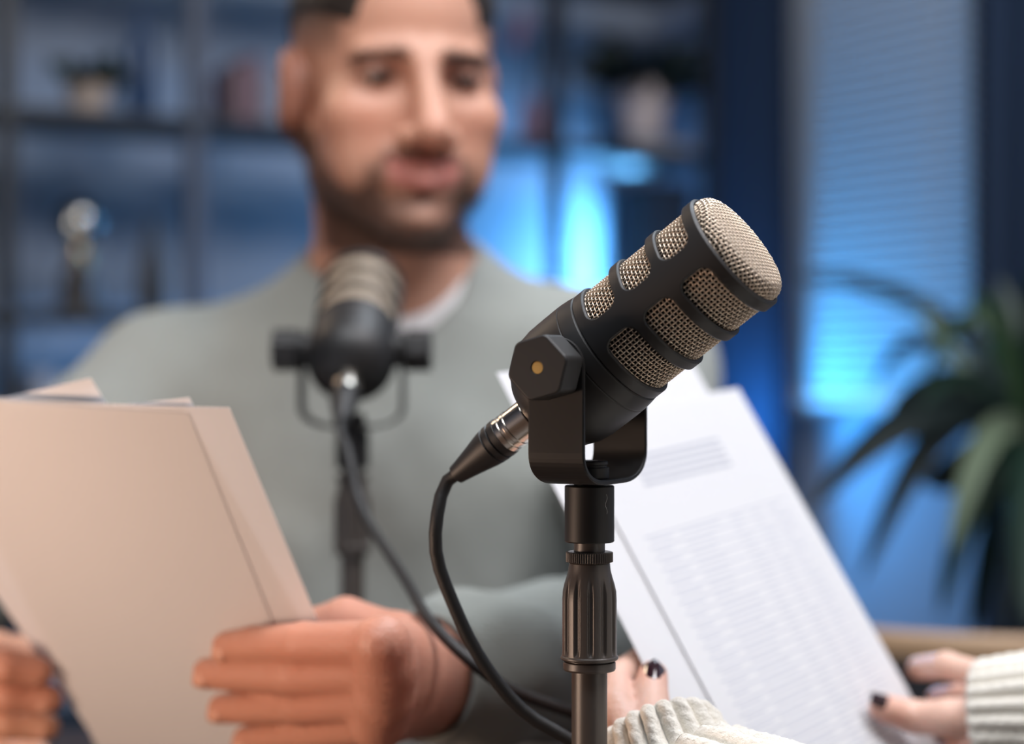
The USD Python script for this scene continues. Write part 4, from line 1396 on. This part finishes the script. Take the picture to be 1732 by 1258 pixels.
def strands(mask, n, length, dirfn, seed, jitter=0.35, seg=3):
    g_ = np.random.default_rng(seed)
    w = mask / mask.sum()
    i = g_.choice(len(V), n, p=w)
    p = V[i] + g_.normal(0, 0.0012, (n, 3))
    d = dirfn(i) + g_.normal(0, jitter, (n, 3))
    d /= np.linalg.norm(d, axis=1, keepdims=True)
    L = length * g_.uniform(0.6, 1.2, n)
    t = np.linspace(-0.15, 1, seg)
    return p[:, None] + d[:, None] * (t[None, :, None] * L[:, None, None]) - man_o


down = HR @ np.array([0, -0.1, -1.0])
curves('beard', strands(np.clip(beard - 0.2, 0, 1) ** 1.5, 7000, 0.0065, lambda i: 0.7 * Nn[i] + 0.8 * down, 3), 0.00022, 'beard_dark', man, 'short dark stubble beard', 'stuff')
brow = np.zeros(len(V))
for s in (-1, 1):
    zc_ = 14.5 - 0.012 * (np.abs(X) - 26) ** 2 * (np.abs(X) > 26)
    brow += np.exp(-((Z - zc_) / 2.6) ** 2) * sstep(s * X, 9, 15) * sstep(50 - s * X, 0, 8) * (Y < -50)
curves('eyebrows', strands(brow * inhead + 1e-12, 1000, 0.0080, lambda i: 0.35 * Nn[i] + np.sign(X[i])[:, None] * HR[:, 0] * 0.9 + HR[:, 2] * 0.15, 4), 0.00028, 'beard_dark', man, 'dark eyebrows', 'stuff')
for pts, rad in LF + RF:
    td = (pts[3] - pts[2]) / np.linalg.norm(pts[3] - pts[2])
    nail(pts[3] + SHM.n * (rad[3] - 0.0007) - td * 0.001, td, SHM.n, rad[3] * 1.35, 0.0125, 'nail_bare', man, man_o)
# hair cap: short on top
fhair = Field(HC - 0.17, HC + np.array([0.17, 0.17, 0.20]), 0.0035)
loc_ = lambda pr: local(pr, HC, HR, SH * mm)
fhair.put(loc_(ell((0, 14, 44), (77, 97, 92))))
fhair.put(loc_(ell((0, -14, 108), (58, 66, 30))), 0.03)
fhair.put(loc_(ell((0, -126, 30), (72, 77, 84))), 0.010, 's')
fhair.put(loc_(cone((-120, -10, -46), (120, -10, -46), 92, 92)), 0.010, 's')
fhair.put(loc_(cone((-120, 90, -92), (120, 90, -92), 100, 100)), 0.010, 's')
fhair.displace(lambda p: 0.003 * (meshkit.fbm(((p - HC) @ HR) * [260, 90, 160], 3, 8) - 0.5), 0.02)
hm = fhair.mesh()
obj('hair', trimesh.Trimesh(np.array(hm.vertices) - man_o, hm.faces, process=False), 'hair_dark', man, True, label='short dark hair, faded at the sides')
# eyes under lowered lids
for s in (-1, 1):
    c = HC + HR @ np.array([s * 32, -66, 0]) * SH * mm
    ball = trimesh.creation.icosphere(3, 12.9 * SH * mm)
    e = obj('eye', xf(ball, None, c - man_o), 'eye_white', man, True)
    iq = HC + HR @ (np.array([s * 32, -66, 0]) + 5.0 * np.array([0.05, -0.95, -0.30])) * SH * mm
    obj('iris', xf(trimesh.creation.icosphere(3, 8.6 * SH * mm), None, iq - man_o), 'iris_dark', e, True, label='dark iris')
    slit = np.array([[s * (32 + 12.5 * q), -66 - math.sqrt(max(14.9 ** 2 - (12.5 * q) ** 2 - 2.0 ** 2, 1)) , -0.2 - 1.8 * (q * q)] for q in np.linspace(-1, 1, 15)])
    obj('eyelashes', tube((HC + slit @ HR.T * SH * mm) - man_o, (0.0006 + 0.0016 * np.cos(np.linspace(-1.4, 1.4, 15))) * SH, 8), 'hair_dark', man, True)

# sweater: torso and sleeves around the body
fs = Field((-0.62, 1.08, 0.60), (0.26, 1.86, 1.16), 0.0036)
for pr, k in [(ell((-0.108, 1.665, 0.85), (0.190, 0.135, 0.26)), 0), (cone((-0.105, 1.675, 1.025), shR, .072, .066), .045), (cone((-0.105, 1.675, 1.025), shL, .072, .068), .045), (ell((-0.108, 1.65, 0.68), (0.180, 0.145, 0.18)), .07)]:
    fs.put(pr, k)
fs.put(cone(neck1 + [0, 0.022, 0.02], (-0.106, 1.68, 0.98), 0.078, 0.10), 0.05)
dL, dR = (wrL - elL) / np.linalg.norm(wrL - elL), (wrRm - elR) / np.linalg.norm(wrRm - elR)
cuffL, cuffR = wrL - dL * 0.012, wrRm - dR * 0.012
for a, b, ra, rb in ((shR, elR, .068, .058), (elR, cuffR, .058, .043), (shL, elL, .068, .060), (elL, cuffL - dL * .05, .060, .048), (cuffL - dL * .05, cuffL, .048, .041)):
    fs.put(cone(a, b, ra, rb), 0.025)


def flat_cut(c, d, r=0.075):
    return (lambda x, y, z: np.maximum(-((x - c[0]) * d[0] + (y - c[1]) * d[1] + (z - c[2]) * d[2]), np.sqrt((x - c[0]) ** 2 + (y - c[1]) ** 2 + (z - c[2]) ** 2) - r)), c - r, c + r


fs.put(flat_cut(cuffL, dL), 0, 's')
fs.put(flat_cut(cuffR, dR), 0, 's')

fs.put(cone(neck0, neck1 + (neck1 - neck0) * 0.02, 0.071, 0.079), 0.004, 's')
fs.put(cone(neck1 + [0.004, -0.075, 0.045], neck1 + [0.004, -0.16, 0.06], 0.050, 0.07), 0.02, 's')


def folds(p):
    q = p.copy()
    w = meshkit.fbm(q * [9, 9, 5.5], 3, 12) - 0.5
    arm = np.clip((1.58 - p[:, 1]) / 0.12, 0, 1)
    r = meshkit.fbm(q @ np.array([[26, 8, 0], [-20, 10, 0], [0, 6, 16.0]]), 2, 31) - 0.5
    chestf = np.sin((p[:, 2] * 34 + p[:, 0] * 22 + 5 * w)) * np.clip((1.0 - p[:, 2]) / 0.2, 0, 1) * (1 - arm)
    return 0.022 * w + 0.014 * r * arm + 0.005 * chestf


fs.displace(folds, 0.035)
sm_ = fs.mesh()
del fs
sw = obj('sweater', trimesh.Trimesh(np.array(sm_.vertices) - man_o, sm_.faces, process=False), 'sweater_sage', man, True, label='sage grey crew neck sweater')
# cuff band, neck band, white undershirt
def ring(c, d, r, w, th_, n=48, squash=1.0):
    d = np.asarray(d, float) / np.linalg.norm(d)
    a = np.cross(d, [0, 0, 1.0])
    a /= np.linalg.norm(a)
    b = np.cross(d, a)
    t = np.linspace(0, 2 * np.pi, n, endpoint=False)
    prof = np.array([(r, -w / 2), (r + th_ * 0.7, -w / 2 + th_ * 0.3), (r + th_, 0), (r + th_ * 0.7, w / 2 - th_ * 0.3), (r, w / 2), (r - th_ * 0.4, 0)])
    P = c + prof[None, :, :1] * (np.cos(t)[:, None, None] * a + np.sin(t)[:, None, None] * b * squash) + prof[None, :, 1:] * d
    v, f = grid_mesh(P, close_u=True, close_v=True)
    return outward(trimesh.Trimesh(v, f, process=False))


for c, d in ((cuffL, dL), (cuffR, dR)):
    obj('cuff', xf(ring(c - d * 0.012, d, 0.036, 0.034, 0.006), None, -man_o), 'sweater_sage', sw, True)
tn = np.linspace(0, 2 * np.pi, 60, endpoint=False)
nd = (neck0 - neck1) / np.linalg.norm(neck0 - neck1)


def neck_loop(r, drop, lift):
    """a loop round the neck that dips at the front"""
    fr = np.clip(-np.sin(tn), 0, 1) ** 1.6
    return np.stack([neck1[0] + 0.002 + r * 1.04 * np.cos(tn), neck1[1] + 0.016 + r * np.sin(tn) * (1.05 + 0.28 * fr), neck1[2] + lift + 0.024 * (1 - fr) - drop * fr], 1)


obj('neck_band', xf(tube(np.vstack([neck_loop(0.083, 0.047, 0.006)] * 1 + [neck_loop(0.083, 0.047, 0.006)[:2]]), 0.0075, 10, caps=False), None, -man_o), 'sweater_sage', sw, True)
ft = Field((-0.30, 1.45, 0.90), (0.10, 1.80, 1.14), 0.003)
ft.put(ell((-0.108, 1.672, 0.86), (0.182, 0.128, 0.25)))
for q in (shR, shL):
    ft.put(cone((-0.105, 1.675, 1.022), q, .067, .060), .05)
ft.put(cone(neck1 + [0, 0.022, 0.02], (-0.106, 1.68, 0.98), 0.074, 0.094), 0.05)
ft.put(cone(neck0, neck1 + (neck1 - neck0) * 0.02, 0.068, 0.074), 0.003, 's')
ft.put(cone(neck1 + [0.004, -0.070, 0.055], neck1 + [0.004, -0.16, 0.075], 0.040, 0.058), 0.015, 's')
um_ = ft.mesh()
obj('undershirt', trimesh.Trimesh(np.array(um_.vertices) - man_o, um_.faces, process=False), 'shirt_white', man, True, label='white undershirt at the neckline')


def lower_body(parent, o, hip, fwd, side_, seat_z, hgt, mat, trouser=True):
    """seated pelvis, thighs, shins and shoes"""
    f_ = np.array([*fwd, 0.0])
    s_ = np.array([*side_, 0.0])
    lo = hip - np.array([0.6, 0.6, 0.75])
    hi = hip + np.array([0.6, 0.6, 0.35])
    lo[2] = -0.02
    q = Field(lo, hi, 0.011)
    q.put(ell(hip + [0, 0, 0.03], (0.16, 0.15, 0.13)))
    q.put(cone(hip + [0, 0, 0.05], hip + [0, 0, 0.22], 0.135, 0.14), 0.06)
    feet = []
    for s in (-1, 1):
        h_ = hip + s * 0.09 * s_
        kn = h_ + f_ * 0.40 + s * 0.03 * s_ + [0, 0, 0.03]
        an_ = kn + f_ * 0.03 + [0, 0, -(kn[2] - 0.10)]
        q.put(cone(h_, kn, 0.085, 0.062), 0.05)
        q.put(cone(kn, an_, 0.062, 0.048), 0.02)
        feet.append(an_)
    m = q.mesh()
    obj('trousers', trimesh.Trimesh(np.array(m.vertices) - o, m.faces, process=False), mat, parent, True)
    for an_ in feet:
        q = Field(an_ - [0.35, 0.35, 0.12], an_ + [0.35, 0.35, 0.12], 0.008)
        q.put(cone(an_ + [0, 0, -0.02], [an_[0], an_[1], 0.048], 0.045, 0.042))
        q.put(cone([an_[0], an_[1], 0.045], np.array([an_[0], an_[1], 0.038]) + f_ * 0.16, 0.042, 0.034), 0.03)
        m = q.mesh()
        vv = np.array(m.vertices)
        vv[:, 2] = np.maximum(vv[:, 2], 0.002)
        obj('shoe', trimesh.Trimesh(vv - o, m.faces, process=False), 'rack_metal', parent, True)


lower_body(man, man_o, np.array([-0.11, 1.70, 0.525]), (0, -1), (1, 0), 0.47, 0, 'trousers_dark')


def stool(x, y, h, label):
    t = thing('stool', label, 'stool', (x, y, 0))
    obj('seat', lathe([(0, h - 0.05), (0.16, h - 0.05), (0.172, h - 0.04), (0.172, h - 0.010), (0.16, h), (0, h)], 56), 'chair_cloth', t)
    obj('column', lathe([(0, 0.02), (0.025, 0.02), (0.025, h - 0.05), (0, h - 0.05)], 24), 'rack_metal', t)
    obj('foot', lathe([(0, 0), (0.21, 0), (0.215, 0.006), (0.20, 0.014), (0.03, 0.024), (0, 0.024)], 64), 'rack_metal', t)


stool(-0.11, 1.72, 0.392, 'round dark stool under the man in the sage sweater')

# ------------------------------------------------------------------ the woman at the right edge, her hands in the picture
fw = np.array([-0.83, 0.56])
fw /= np.linalg.norm(fw)
lf = np.array([-fw[1], fw[0]])                         # her left
wo = np.array([0.475, 0.73, 0.0])
woman = thing('person', 'person in a cream ribbed sweater with dark nail polish, holding the printed form', 'person', wo)
F3, L3, Z3_ = np.array([*fw, 0]), np.array([*lf, 0]), np.array([0, 0, 1.0])
WP = lambda px, py, off: SHW.hit(px, py, off)
wsL, wsR = wo + L3 * 0.15 + Z3_ * 1.03 + F3 * 0.02, wo - L3 * 0.15 + Z3_ * 1.03 + F3 * 0.02
whead = wo + F3 * 0.055 + Z3_ * 1.265
WHR = rotz(math.atan2(fw[0], -fw[1])) @ rotx(math.radians(16))
# left hand: thumb in front of the sheet pointing up, fingers behind its left edge
TL = [WP(1104, 1142, .0118), WP(1100, 1188, .0130), WP(1102, 1246, .026), WP(1115, 1305, .030)]
wwL = WP(1150, 1345, .030)
IL = [WP(1072, 1262, .020), WP(1042, 1195, .006), WP(1046, 1142, -.012), WP(1092, 1108, -.0145)]
ML = [WP(1084, 1286, .014), WP(1052, 1230, -.006), WP(1072, 1182, -.020), WP(1118, 1158, -.0150)]
QL = [WP(1097, 1308, .010), WP(1068, 1262, -.010), WP(1090, 1226, -.024), WP(1134, 1210, -.0150)]
PL = [WP(1112, 1330, .008), WP(1088, 1296, -.012), WP(1112, 1268, -.024), WP(1148, 1256, -.0150)]
# right hand: thumb in front pointing left, fingers behind the right edge
TR_ = [WP(1492, 1196, .0128), U(1545, 1212, 1.173), U(1605, 1214, 1.155), U(1672, 1210, 1.145)]
wwR = U(1770, 1204, 1.143)
IR = [U(1672, 1146, 1.165), U(1600, 1125, 1.190), WP(1530, 1133, -.0165), WP(1478, 1150, -.0145)]
MR_ = [U(1684, 1182, 1.177), U(1622, 1180, 1.205), WP(1555, 1185, -.0220), WP(1498, 1195, -.0150)]
QR = [U(1688, 1218, 1.183), U(1634, 1228, 1.207), WP(1570, 1232, -.0240), WP(1518, 1240, -.0150)]
PR = [U(1690, 1252, 1.183), U(1645, 1268, 1.200), WP(1592, 1276, -.0220), WP(1550, 1280, -.0150)]
elWL, elWR = np.array([0.225, 0.760, 0.772]), np.array([0.470, 1.000, 0.790])
rI, rM, rP = [.0092, .0086, .0078, .0072], [.0094, .0088, .0078, .0072], [.0080, .0074, .0066, .0060]
fwm = Field((-0.02, 0.45, 0.55), (0.72, 1.24, 1.44), 0.0030)
for a, b, ra, rb in ((wsL, elWL, .042, .034), (elWL, wwL, .034, .022), (wsR, elWR, .042, .034), (elWR, wwR, .034, .022)):
    fwm.put(cone(a, b, ra, rb), 0.015)
RT3 = np.stack([-L3, -F3, Z3_], 1)
fwm.put(ell(wo + Z3_ * 0.90, (0.135, 0.095, 0.22), RT3), 0.02)
fwm.put(cone(wo + Z3_ * 1.03, wsL, .05, .044), .04)
fwm.put(cone(wo + Z3_ * 1.03, wsR, .05, .044), .04)
fwm.put(cone(whead + WHR @ np.array([0, 28, -66]) * mm, wo + Z3_ * 1.04, .050, .056), .03)
f2 = Field((-0.02, 0.45, 0.55), (0.72, 1.24, 1.44), 0.0030)
put_head(f2, whead, WHR, 0.97, True)
hh_ = np.maximum(0.02 - np.abs(fwm.F - f2.F), 0) / 0.02
fwm.F = np.minimum(fwm.F, f2.F) - hh_ * hh_ * 0.02 * 0.25
del f2, hh_
hand(fwm, wwL, 0.021, [(IL, rI), (ML, rM), (QL, rI), (PL, rP)], (TL[::-1], [.0130, .0112, .0098, .0084]), 0.0100, 0.010)
hand(fwm, wwR, 0.021, [(IR, rI), (MR_, rM), (QR, rI), (PR, rP)], (TR_[::-1], [.0130, .0115, .0102, .0086]), 0.0100, 0.010)
wm = fwm.mesh()
del fwm
V = np.array(wm.vertices)
hl = (V - whead) @ WHR / (0.97 * mm)
X, Y, Z = hl.T
inhead = np.linalg.norm(V - whead, axis=1) < 0.16
cols = np.tile(np.array([0.70, 0.43, 0.34]), (len(V), 1))
front = sstep(-Y, -10, 40) * inhead
lips = np.clip(np.exp(-((Z + 64.5) / 4.2) ** 2) + np.exp(-((Z + 74) / 5.0) ** 2), 0, 1) * sstep(26 - np.abs(X), 0, 7) * (Y < -80) * inhead
mixc(0.9 * lips, (0.45, 0.10, 0.10))
brow = sum(np.exp(-((Z - 17) / 2.6) ** 2) * sstep(s * X, 10, 16) * sstep(48 - s * X, 0, 8) * (Y < -50) for s in (-1, 1))
mixc(0.7 * brow * inhead, (0.10, 0.05, 0.035))
tipc = np.zeros(len(V))
for q in (TL[0], TR_[0], IL[3], IR[3]):
    tipc += np.exp(-(np.linalg.norm(V - q, axis=1) / 0.014) ** 2)
mixc(0.35 * np.clip(tipc, 0, 1), (0.66, 0.28, 0.22))
wb = obj('body', trimesh.Trimesh(V - wo, wm.faces, process=False), 'skin', woman, True)
tinted(wb, cols)
for s in (-1, 1):
    c = whead + WHR @ np.array([s * 32, -66, 0]) * 0.97 * mm
    obj('eye', xf(trimesh.creation.icosphere(3, 13.2 * 0.97 * mm), None, c - wo), 'eye_white', woman, True)
    slit = np.array([[s * (32 + 12.5 * q), -66 - math.sqrt(max(14.9 ** 2 - (12.5 * q) ** 2 - 4.5 ** 2, 1)), -4.2 + 2.2 * (q * q)] for q in np.linspace(-1, 1, 15)])
    obj('eyelashes', tube((whead + slit @ WHR.T * 0.97 * mm) - wo, 0.0004 + 0.0011 * np.cos(np.linspace(-1.4, 1.4, 15)), 8), 'hair_dark', woman, True)
# nails
nL = SHW.n
nail(TL[0] + np.array([-0.02, -0.955, 0.29]) * 0.0090 + (TL[0] - TL[1]) / np.linalg.norm(TL[0] - TL[1]) * 0.001, TL[0] - TL[1], np.array([-0.02, -1.0, 0.3]), 0.0125, 0.0165, 'nail_dark', woman, wo, label='dark glossy thumb nail')
tdir = (TR_[0] - TR_[1]) / np.linalg.norm(TR_[0] - TR_[1])
nv_ = np.array([-0.05, -0.55, 0.80])
nail(TR_[0] + nv_ / np.linalg.norm(nv_) * 0.0070 + tdir * 0.0005, tdir, nv_, 0.0125, 0.0175, 'nail_dark', woman, wo, label='dark glossy thumb nail')

# sweater: torso by distance field, sleeves as ribbed tubes
f3 = Field((0.10, 0.40, 0.55), (0.78, 1.16, 1.20), 0.005)
f3.put(ell(wo + Z3_ * 0.88, (0.160, 0.118, 0.27), RT3))
f3.put(cone(wo + Z3_ * 1.035, wsL, .062, .058), .05)
f3.put(cone(wo + Z3_ * 1.035, wsR, .062, .058), .05)
f3.put(cone(wo + Z3_ * 0.62, wo + Z3_ * 0.72, .145, .14), .05)
f3.put(cone(wo + Z3_ * 1.03 + F3 * 0.02, wo + Z3_ * 1.25 + F3 * 0.05, .060, .066), 0.006, 's')
th3 = lambda p: np.arctan2((p - wo) @ L3, (p - wo) @ F3)
f3.displace(lambda p: 0.0022 * np.cos(th3(p) * 46) + 0.006 * (meshkit.fbm(p * 9, 2, 3) - 0.5), 0.02)
tm_ = f3.mesh()
ws = obj('sweater', trimesh.Trimesh(np.array(tm_.vertices) - wo, tm_.faces, process=False), 'knit_cream', woman, True, label='cream ribbed knit sweater')


def knit_sleeve(ctrl, radii, ribs, name_label, flare=0.0):
    """a sleeve of knitted ribs: raised wales with a plaited relief, open at the cuff and turned in"""
    n = 300
    c_ = np.asarray(ctrl, float)
    d_ = np.concatenate([[0], np.cumsum(np.linalg.norm(np.diff(c_, axis=0), axis=1))])
    from scipy.ndimage import gaussian_filter1d
    p = gaussian_filter1d(np.stack([np.interp(np.linspace(0, d_[-1], n), d_, c_[:, k]) for k in range(3)], 1), 7, axis=0, mode='nearest')
    s = np.linspace(0, 1, n)
    r = np.interp(s * d_[-1], d_ if len(radii) == len(d_) else np.linspace(0, d_[-1], len(radii)), radii)
    t = np.gradient(p, axis=0)
    t /= np.linalg.norm(t, axis=1, keepdims=True)
    a = np.zeros_like(p)
    a0 = np.cross(t[0], [0, 0, 1.0])
    a[0] = a0 / np.linalg.norm(a0)
    for i in range(1, n):
        q = a[i - 1] - t[i] * np.dot(a[i - 1], t[i])
        a[i] = q / np.linalg.norm(q)
    b = np.cross(t, a)
    m = ribs * 14
    th = np.arange(m) * 2 * np.pi / m
    L = np.concatenate([[0], np.cumsum(np.linalg.norm(np.diff(p, axis=0), axis=1))])
    TH, LL = np.meshgrid(th, L, indexing='xy')
    ph = TH * ribs
    wale = np.abs(np.cos(ph / 2)) ** 0.7
    plait = 0.5 + 0.5 * np.cos(LL * 2 * np.pi / 0.0072 + 2.4 * np.abs(np.sin(ph / 2)) * np.sign(np.sin(ph)))
    fold = meshkit.fbm(np.stack([np.cos(TH) * 1.4, np.sin(TH) * 1.4, LL * 22], -1), 2, 17) - 0.5
    R = r[:, None] + 0.0046 * (wale - 0.6) + 0.0011 * plait * wale + 0.008 * fold * np.clip(LL / 0.03, 0, 1)
    # rolled cuff edge
    edge = np.clip(1 - LL / 0.004, 0, 1)
    R = R - edge ** 2 * 0.0035
    P = p[:, None] + R[..., None] * (np.cos(TH)[..., None] * a[:, None] + np.sin(TH)[..., None] * b[:, None])
    inner = p[:6][::-1][:, None] + (r[:6][::-1][:, None] - 0.006)[..., None] * (np.cos(TH[:6])[..., None] * a[:6][::-1][:, None] + np.sin(TH[:6])[..., None] * b[:6][::-1][:, None])
    P = np.concatenate([inner, P], 0)
    v, f = grid_mesh(P, close_v=True)
    mm_ = trimesh.Trimesh(v, f, process=False)
    e1 = mm_.triangles_center - p[np.argmin(np.linalg.norm(mm_.triangles_center[:1] - p, axis=1))]
    k = len(mm_.faces) // 2
    c_ = mm_.triangles_center[k]
    i_ = np.argmin(np.linalg.norm(p - c_, axis=1))
    if np.dot(mm_.face_normals[k], c_ - p[i_]) < 0:
        mm_.invert()
    return obj('sleeve', xf(mm_, None, -wo), 'knit_cream', ws, True)


cuffWL = WP(1104, 1206, .029)
knit_sleeve([cuffWL, WP(1132, 1290, .031), wwL, (wwL + elWL) / 2, elWL, (elWL + wsL) / 2, wsL], [.0285, .0330, .0380, .0420, .047, .052, .058], 20, 'left')
cuffWR = U(1638, 1208, 1.160)
knit_sleeve([cuffWR, U(1700, 1206, 1.150), wwR, (wwR + elWR) / 2, elWR, (elWR + wsR) / 2, wsR], [.0300, .0330, .0360, .0420, .047, .052, .058], 20, 'right')
# long hair
fhr = Field(whead - 0.22, whead + 0.18, 0.005)
wl_ = lambda pr: local(pr, whead, WHR, 0.97 * mm)
fhr.put(wl_(ell((0, 16, 44), (82, 102, 94))))
fhr.put(wl_(ell((0, 62, -70), (92, 50, 120))), 0.04)
fhr.put(wl_(ell((0, -124, -30), (62, 84, 112))), 0.012, 's')
fhr.displace(lambda p: 0.0022 * np.cos(np.arctan2(((p - whead) @ WHR)[:, 0], ((p - whead) @ WHR)[:, 1]) * 40), 0.02)
hm = fhr.mesh()
obj('hair', trimesh.Trimesh(np.array(hm.vertices) - wo, hm.faces, process=False), 'hair_dark', woman, True, label='dark hair')
lower_body(woman, wo, np.array([wo[0] + 0.045, wo[1] - 0.03, 0.525]), fw, lf, 0.47, 0, 'trousers_dark')
stool(wo[0] + 0.05, wo[1] - 0.035, 0.392, 'round dark stool under the person in the cream sweater')

# ------------------------------------------------------------------ groups of repeats
GROUPS = {'microphone': 'podcast microphones', 'microphone stand': 'desk microphone stands', 'cable': 'microphone cables', 'curtain': 'navy curtains beside the blind', 'stool': 'round dark stools'}
for p_ in stage.GetPrimAtPath('/World').GetChildren():
    c_, l_ = p_.GetCustomDataByKey('category'), p_.GetCustomDataByKey('label') or ''
    if c_ in GROUPS:
        p_.SetCustomDataByKey('group', GROUPS[c_])
    elif c_ == 'book' and 'flat' not in l_:
        p_.SetCustomDataByKey('group', 'books on the upper shelf' if 'upper shelf' in l_ else 'books on the lowest shelf in view')
    elif c_ == 'paper':
        p_.SetCustomDataByKey('group', "the man's papers" if "man's papers" in l_ else 'sheets held at the right')
